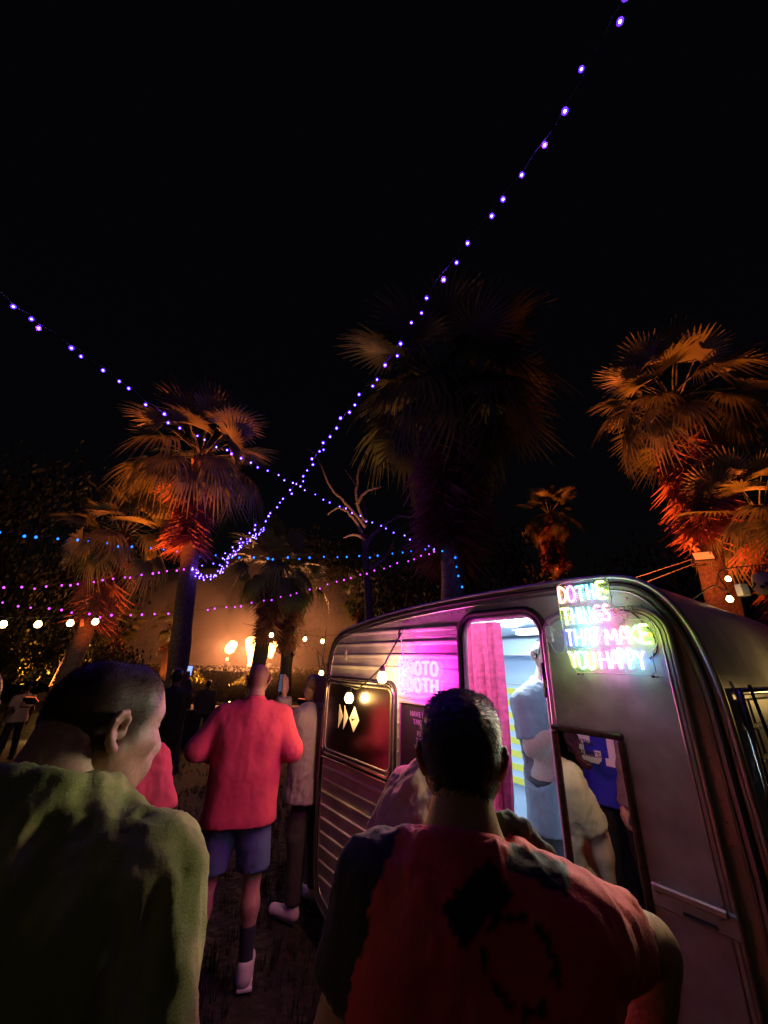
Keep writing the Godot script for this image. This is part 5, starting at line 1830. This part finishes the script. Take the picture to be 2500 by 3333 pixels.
	var s: float = last.s
	var nb := [[PackedVector2Array([Vector2(-0.1, 0.15), Vector2(-0.07, 0.18), Vector2(0.07, 0.18), Vector2(0.1, 0.15), Vector2(0.1, 0.035), Vector2(0.075, 0.0), Vector2(0.1, -0.035), Vector2(0.1, -0.15), Vector2(0.07, -0.18), Vector2(-0.07, -0.18), Vector2(-0.1, -0.15), Vector2(-0.1, -0.08), Vector2(-0.045, -0.08), Vector2(-0.045, -0.125), Vector2(0.04, -0.125), Vector2(0.04, -0.03), Vector2(-0.02, -0.03), Vector2(-0.02, 0.03), Vector2(0.04, 0.03), Vector2(0.04, 0.125), Vector2(-0.045, 0.125), Vector2(-0.045, 0.08), Vector2(-0.1, 0.08)]), 0.1],
		[PackedVector2Array([Vector2(-0.035, 0.18), Vector2(0.03, 0.18), Vector2(0.03, -0.125), Vector2(0.06, -0.125), Vector2(0.06, -0.18), Vector2(-0.06, -0.18), Vector2(-0.06, -0.125), Vector2(-0.03, -0.125), Vector2(-0.03, 0.09), Vector2(-0.065, 0.075), Vector2(-0.065, 0.13)]), -0.085]]
	for k in nb:
		var o := part("number", prism(k[0], 0.0, 0.004), M.white_print, Jn)
		o.transform = Transform3D(Basis(Vector3.UP, PI) * Basis(Vector3.RIGHT, -0.02), Vector3(-k[1], 1.2, -0.155) * s)
	# distant people
	var gz := "people far out on the dark lawn"
	var P := person("tall dark figure beside the palm trunk holding up a lit phone", gp.call(-3.1, -6.35), az.call(-25.0), {"h": 1.8, "skin": M.skin_brown, "hair": ["short", M.hair_black], "cell": 0.02, "head_cell": 0.01, "re": Vector3(0.24, 1.32, -0.25), "rw": Vector3(0.16, 1.6, -0.3), "rpalm": Vector3(0, 0, -1), "hand_cell": 0.008,
		"top": {"m": M.black_cloth, "sleeve": "long", "hem": 0.8, "cell": 0.018}, "bottom": {"m": M.black_cloth, "hem": 0.1}, "shoes": M.black_cloth}, gz)
	phone("lit phone screen held high by the dark figure at the palm trunk", P.transform * (last.J.rw + Vector3(0.0, 0.12, -0.03)), P.rotation.y, M.phone_screen)
	person("person in a pale tee and shorts far left with one arm thrown up", gp.call(-13.3, -16.8), az.call(-45.0), {"h": 1.76, "skin": M.skin_brown, "hair": ["short", M.hair_black], "cell": 0.026, "head_cell": 0.014, "hands": true, "hand_cell": 0.011, "re": Vector3(0.42, 1.6, 0.0), "rw": Vector3(0.58, 1.86, 0.0), "stance": 0.2,
		"top": {"m": M.white_cloth, "sleeve": "long", "hem": 0.86, "cell": 0.022}, "bottom": {"m": M.charcoal, "hem": 0.55, "wide": 0.03, "name": "shorts"}, "shoes": M.shoe_white}, gz)
	person("person in a cream top at the far left beside the pale tee", gp.call(-9.1, -10.9), az.call(-60.0), {"h": 1.72, "skin": M.skin_brown, "hair": ["short", M.hair_black], "cell": 0.024, "head_cell": 0.013, "hand_cell": 0.011, "top": {"m": M.cream_cloth, "sleeve": "short", "hem": 0.84, "cell": 0.02}, "bottom": {"m": M.black_cloth, "hem": 0.1}, "shoes": M.black_cloth}, gz)
	for k in [[-6.7, -13.0, 1.78, "dark figure left of the bald man, nearest the palm trunk", -30.0], [-6.0, -13.1, 1.7, "dark figure facing the table between the two lit hedge patches", 20.0], [-5.3, -13.0, 1.82, "dark figure close to the bald man's left shoulder", -10.0]]:
		person(k[3], gp.call(k[0], k[1]), az.call(k[4]), {"h": k[2], "skin": M.skin_brown, "hair": ["short", M.hair_black], "cell": 0.026, "head_cell": 0.014, "hand_cell": 0.011, "top": {"m": M.charcoal, "sleeve": "long", "hem": 0.84, "cell": 0.024}, "bottom": {"m": M.black_cloth if k[2] > 1.75 else M.khaki, "hem": 0.1}, "shoes": M.black_cloth}, gz)


func phone(label: String, at: Vector3, yaw: float, face: Material) -> void:
	var t := thing("phone", label, "phone", at, yaw)
	part("case", box_mesh(Vector3.ZERO, Vector3(0.076, 0.155, 0.009), 0.004), M.phone_body, t)
	part("screen", box_mesh(Vector3(0, 0, 0.0052), Vector3(0.068, 0.145, 0.002), 0.0006), face if face == M.phone_screen else M.phone_screen_dim, t)


# ------------------------------------------------------------------ string lights

func string_lights(label: String, pts: Array, spacing: float, m: Material, core: Material, size: float, wobble: float, glow_c: Color, light_every := 0) -> void:
	var t := thing("string_lights", label, "string lights")
	var path := smooth_path(pts, 10)
	var r := RandomNumberGenerator.new()
	r.seed = hash(label)
	var loose := []
	for i in path.size():
		loose.append(path[i] + Vector3(0, 0.02 * sin(i * 1.9), 0))
	part("wire", tube_mesh(loose, 0.0035, 4), M.cable, t)
	var bulb := lathe([Vector2(0.0, -size), Vector2(size * 0.7, -size * 0.75), Vector2(size, 0.0), Vector2(size * 0.75, size * 0.8), Vector2(size * 0.3, size * 1.2), Vector2(0.0, size * 1.25)], 8)
	var inner := lathe([Vector2(0.0, -size * 0.45), Vector2(size * 0.45, 0.0), Vector2(0.0, size * 0.45)], 6)
	var acc := 0.0
	var n := 0
	for i in path.size() - 1:
		var a: Vector3 = path[i]
		var b: Vector3 = path[i + 1]
		var L := a.distance_to(b)
		while acc < L:
			var p := a.lerp(b, acc / L)
			var tw := n * 2.2
			var o := p + Vector3(cos(tw) * wobble * r.randf(), -0.03 - wobble * (0.5 + 0.5 * sin(tw)) * r.randf(), sin(tw) * wobble * r.randf())
			var q := part("bulb", bulb, m, t)
			q.position = o
			q.scale = Vector3.ONE * r.randf_range(0.75, 1.12)
			if core:
				var k := part("core", inner, core, q)
				k.position = Vector3(0, 0, 0)
			if light_every > 0 and n % light_every == 0:
				omni(t, o, glow_c, 0.036 * light_every, 0.02)
			n += 1
			acc += spacing * r.randf_range(0.8, 1.2)
		acc -= L


func build_string_lights() -> void:
	var vi := Color(0.42, 0.18, 1.0)
	var purple: StandardMaterial3D = M.purple_led
	string_lights("purple string sweeping down from the top right to the dark palm trunk", [Vector3(1.72, 6.15, -0.66), Vector3(1.48, 6.0, -1.06), Vector3(1.2, 5.8, -1.69), Vector3(0.486, 5.5, -2.66), Vector3(-0.05, 5.33, -3.7), Vector3(-0.8, 5.2, -4.93), Vector3(-1.82, 5.0, -6.75), Vector3(-2.9, 4.62, -8.05), Vector3(-3.8, 4.05, -8.65), Vector3(-4.4, 3.78, -8.75)], 0.2, purple, M.led_core, 0.023, 0.08, vi, 6)
	string_lights("purple string from the upper left edge across to the tallest palm", [Vector3(-3.3, 4.6, -1.9), Vector3(-3.99, 5.25, -3.01), Vector3(-3.95, 5.5, -4.1), Vector3(-3.6, 5.55, -5.45), Vector3(-3.0, 5.75, -6.9), Vector3(-2.05, 5.85, -8.45), Vector3(0.01, 5.5, -10.2), Vector3(1.63, 4.97, -10.45)], 0.25, purple, M.led_core, 0.026, 0.08, vi, 7)
	var swag := [Vector3(-4.45, 3.84, -8.68), Vector3(-4.3, 3.7, -8.75), Vector3(-4.08, 3.68, -8.86), Vector3(-3.9, 3.82, -8.94), Vector3(-3.73, 4.2, -9.0), Vector3(-3.48, 4.62, -9.11), Vector3(-3.15, 5.06, -9.23)]
	var bundle := []
	for pass_no in 3:
		for i in swag.size():
			var k := i if pass_no % 2 == 0 else swag.size() - 1 - i
			bundle.append(swag[k] + Vector3(rng.randf_range(-0.05, 0.05), rng.randf_range(-0.06, 0.06) - 0.03 * pass_no, rng.randf_range(-0.08, 0.08)))
	string_lights("thick tangled swag of purple bulbs curving onto the dark palm trunk", bundle, 0.085, purple, M.led_core, 0.022, 0.1, vi)
	string_lights("blue string running level across the palms", [Vector3(-8.42, 4.1, -7.08), Vector3(-7.83, 4.18, -7.73), Vector3(-6.28, 4.33, -8.78), Vector3(-3.68, 4.4, -9.84), Vector3(-0.4, 4.72, -10.45), Vector3(1.63, 4.97, -10.42), Vector3(2.1, 4.4, -10.36), Vector3(2.17, 3.7, -10.34)], 0.3, M.blue_led, null, 0.025, 0.09, Color(0.1, 0.4, 1))
	string_lights("upper magenta string from the left edge to the dark palm trunk", [Vector3(-8.2, 2.95, -7.33), Vector3(-7.65, 3.08, -7.9), Vector3(-6.77, 3.3, -8.42), Vector3(-5.67, 3.58, -8.68), Vector3(-4.5, 3.8, -8.72)], 0.2, M.magenta_led, null, 0.02, 0.06, Color(0.9, 0.2, 1))
	string_lights("lower magenta string sagging from the left edge up to the tallest palm", [Vector3(-8.03, 2.8, -7.52), Vector3(-7.18, 2.74, -8.34), Vector3(-6.18, 2.69, -8.85), Vector3(-4.74, 2.87, -9.37), Vector3(-3.07, 3.25, -9.83), Vector3(-1.22, 3.93, -10.35), Vector3(0.49, 4.53, -10.4), Vector3(1.63, 4.95, -10.4)], 0.24, M.magenta_led, null, 0.02, 0.07, Color(0.9, 0.2, 1))


func warm_string(label: String, cable: Array, bulbs: Array, e: float, size: float) -> void:
	var t := thing("festoon_lights", label, "string lights")
	part("wire", tube_mesh(smooth_path(cable, 6), 0.006, 5), M.cable, t)
	var glass := lathe([Vector2(0.0, -size), Vector2(size * 0.6, -size * 0.85), Vector2(size, -size * 0.1), Vector2(size * 0.75, size * 0.65), Vector2(size * 0.45, size * 1.1), Vector2(0.0, size * 1.1)], 12)
	var cp := lathe([Vector2(0.0, size * 1.0), Vector2(size * 0.5, size * 1.0), Vector2(size * 0.5, size * 1.7), Vector2(size * 0.25, size * 2.0), Vector2(0.0, size * 2.0)], 8)
	for b in bulbs:
		var g := part("bulb", glass, M.warm_bulb, t)
		g.position = b
		part("socket", cp, M.rubber, g)
		omni(t, b, Color(1.0, 0.78, 0.42), e, size * 0.8)


func build_string_lights_warm() -> void:
	pass


func build_small_things() -> void:
	var B: Vector3 = FR * Vector3(-2.24, 1.735, 0.13)
	warm_string("warm bulb hanging from a hook between the pink neon and the window", [FR * Vector3(-2.16, 2.03, 0.035), FR * Vector3(-2.2, 1.86, 0.12), B + Vector3(0, 0.075, 0), FR * Vector3(-2.55, 1.66, 0.1), FR * Vector3(-2.72, 1.655, 0.085), FR * Vector3(-3.1, 1.7, 0.06), FR * Vector3(-3.28, 1.86, 0.05), Vector3(-0.8, 1.95, -5.2), Vector3(-0.83, 1.75, -5.94), Vector3(-1.3, 2.6, -9.5)], [B, FR * Vector3(-2.72, 1.57, 0.085), Vector3(-0.83, 1.67, -5.94)], 0.2, 0.036)
	warm_string("row of warm bulbs at the left edge under the magenta strings", [Vector3(-7.6, 2.5, -6.2), Vector3(-6.62, 2.39, -6.95), Vector3(-6.28, 2.43, -7.26), Vector3(-5.93, 2.49, -7.55), Vector3(-5.63, 2.55, -7.78)], [Vector3(-6.62, 2.26, -6.95), Vector3(-6.28, 2.3, -7.26), Vector3(-5.93, 2.36, -7.55), Vector3(-5.63, 2.42, -7.78)], 0.12, 0.06)
	warm_string("far warm bulbs hung between the twin palms and the caravan", [Vector3(-4.4, 2.9, -12.6), Vector3(-3.43, 2.72, -12.54), Vector3(-2.59, 2.7, -13.76), Vector3(-1.99, 2.66, -13.86), Vector3(-0.6, 2.9, -13.9)], [Vector3(-3.43, 2.56, -12.54), Vector3(-2.59, 2.54, -13.76), Vector3(-1.99, 2.49, -13.86)], 0.12, 0.07)
	warm_string("warm bulbs over the caravan's front end at the right edge", [FR * Vector3(-0.9, 2.24, -1.4), Vector3(3.2, 2.62, -3.6), Vector3(3.39, 2.6, -3.67), Vector3(4.1, 3.0, -4.38), Vector3(4.6, 2.9, -3.6), Vector3(3.4, 2.3, -2.2), Vector3(2.06, 1.84, -1.74), Vector3(1.4, 2.2, -0.6)], [Vector3(3.39, 2.51, -3.67), Vector3(4.1, 2.88, -4.38), Vector3(2.06, 1.72, -1.74)], 0.028, 0.03)
	warm_string("added unseen warm bulbs behind the viewer that fill the backs of the crowd", [Vector3(-3.5, 3.4, 2.2), Vector3(-2.0, 3.1, 2.6), Vector3(0.0, 3.0, 2.9), Vector3(2.0, 3.1, 2.6), Vector3(3.5, 3.4, 2.2)], [Vector3(-2.0, 2.98, 2.6), Vector3(0.0, 2.88, 2.9), Vector3(2.0, 2.98, 2.6)], 0.02, 0.035)  # added out of view as fill light on the nearest backs
	# pale box and spotted lantern by the right hand bulbs
	var bx := thing("paper_box", "small white paper box hanging beside the right hand warm bulb", "box", Vector3(3.62, 2.62, -3.75))
	part("box", box_mesh(Vector3.ZERO, Vector3(0.085, 0.12, 0.07), 0.006), M.white_box, bx)
	part("cord", tube_mesh([Vector3(0, 0.08, 0), Vector3(0.02, 0.3, 0)], 0.003, 4), M.cable, bx)
	var ln := thing("spotted_lantern", "yellow paper lantern with dark spots at the right edge above the roof", "lantern", Vector3(4.1, 2.74, -3.95))
	part("shade", lathe([Vector2(0.05, -0.12), Vector2(0.1, -0.1), Vector2(0.12, 0.0), Vector2(0.1, 0.1), Vector2(0.05, 0.12)], 16), M.lantern_paper, ln)
	for i in 14:
		var a := i * 2.4
		var y := -0.08 + 0.16 * ((i * 5) % 14) / 13.0
		var rr := 0.121 - 0.9 * y * y
		var d := Vector3(cos(a), 0, sin(a))
		part("spot", tube_mesh([d * (rr - 0.004) + Vector3(0, y, 0), d * (rr + 0.003) + Vector3(0, y, 0)], 0.019, 8), M.black_print, ln)
	part("cord", tube_mesh([Vector3(0, 0.12, 0), Vector3(0, 0.35, 0.05)], 0.003, 4), M.cable, ln)
	# guy wires from the lit trunk
	var gw := thing("guy_wire", "pale guy wires running from the floodlit trunk down behind the caravan roof", "wire")
	part("wire", tube_mesh([Vector3(5.45, 3.7, -6.3), Vector3(2.6, 2.75, -6.6)], 0.006, 4), M.white_box, gw)
	part("wire", tube_mesh([Vector3(5.45, 3.62, -6.3), Vector3(2.7, 2.55, -6.6)], 0.006, 4), M.white_box, gw)
	part("wire", tube_mesh([Vector3(5.5, 3.0, -6.3), Vector3(3.2, 2.2, -4.6)], 0.009, 4), M.white_box, gw)
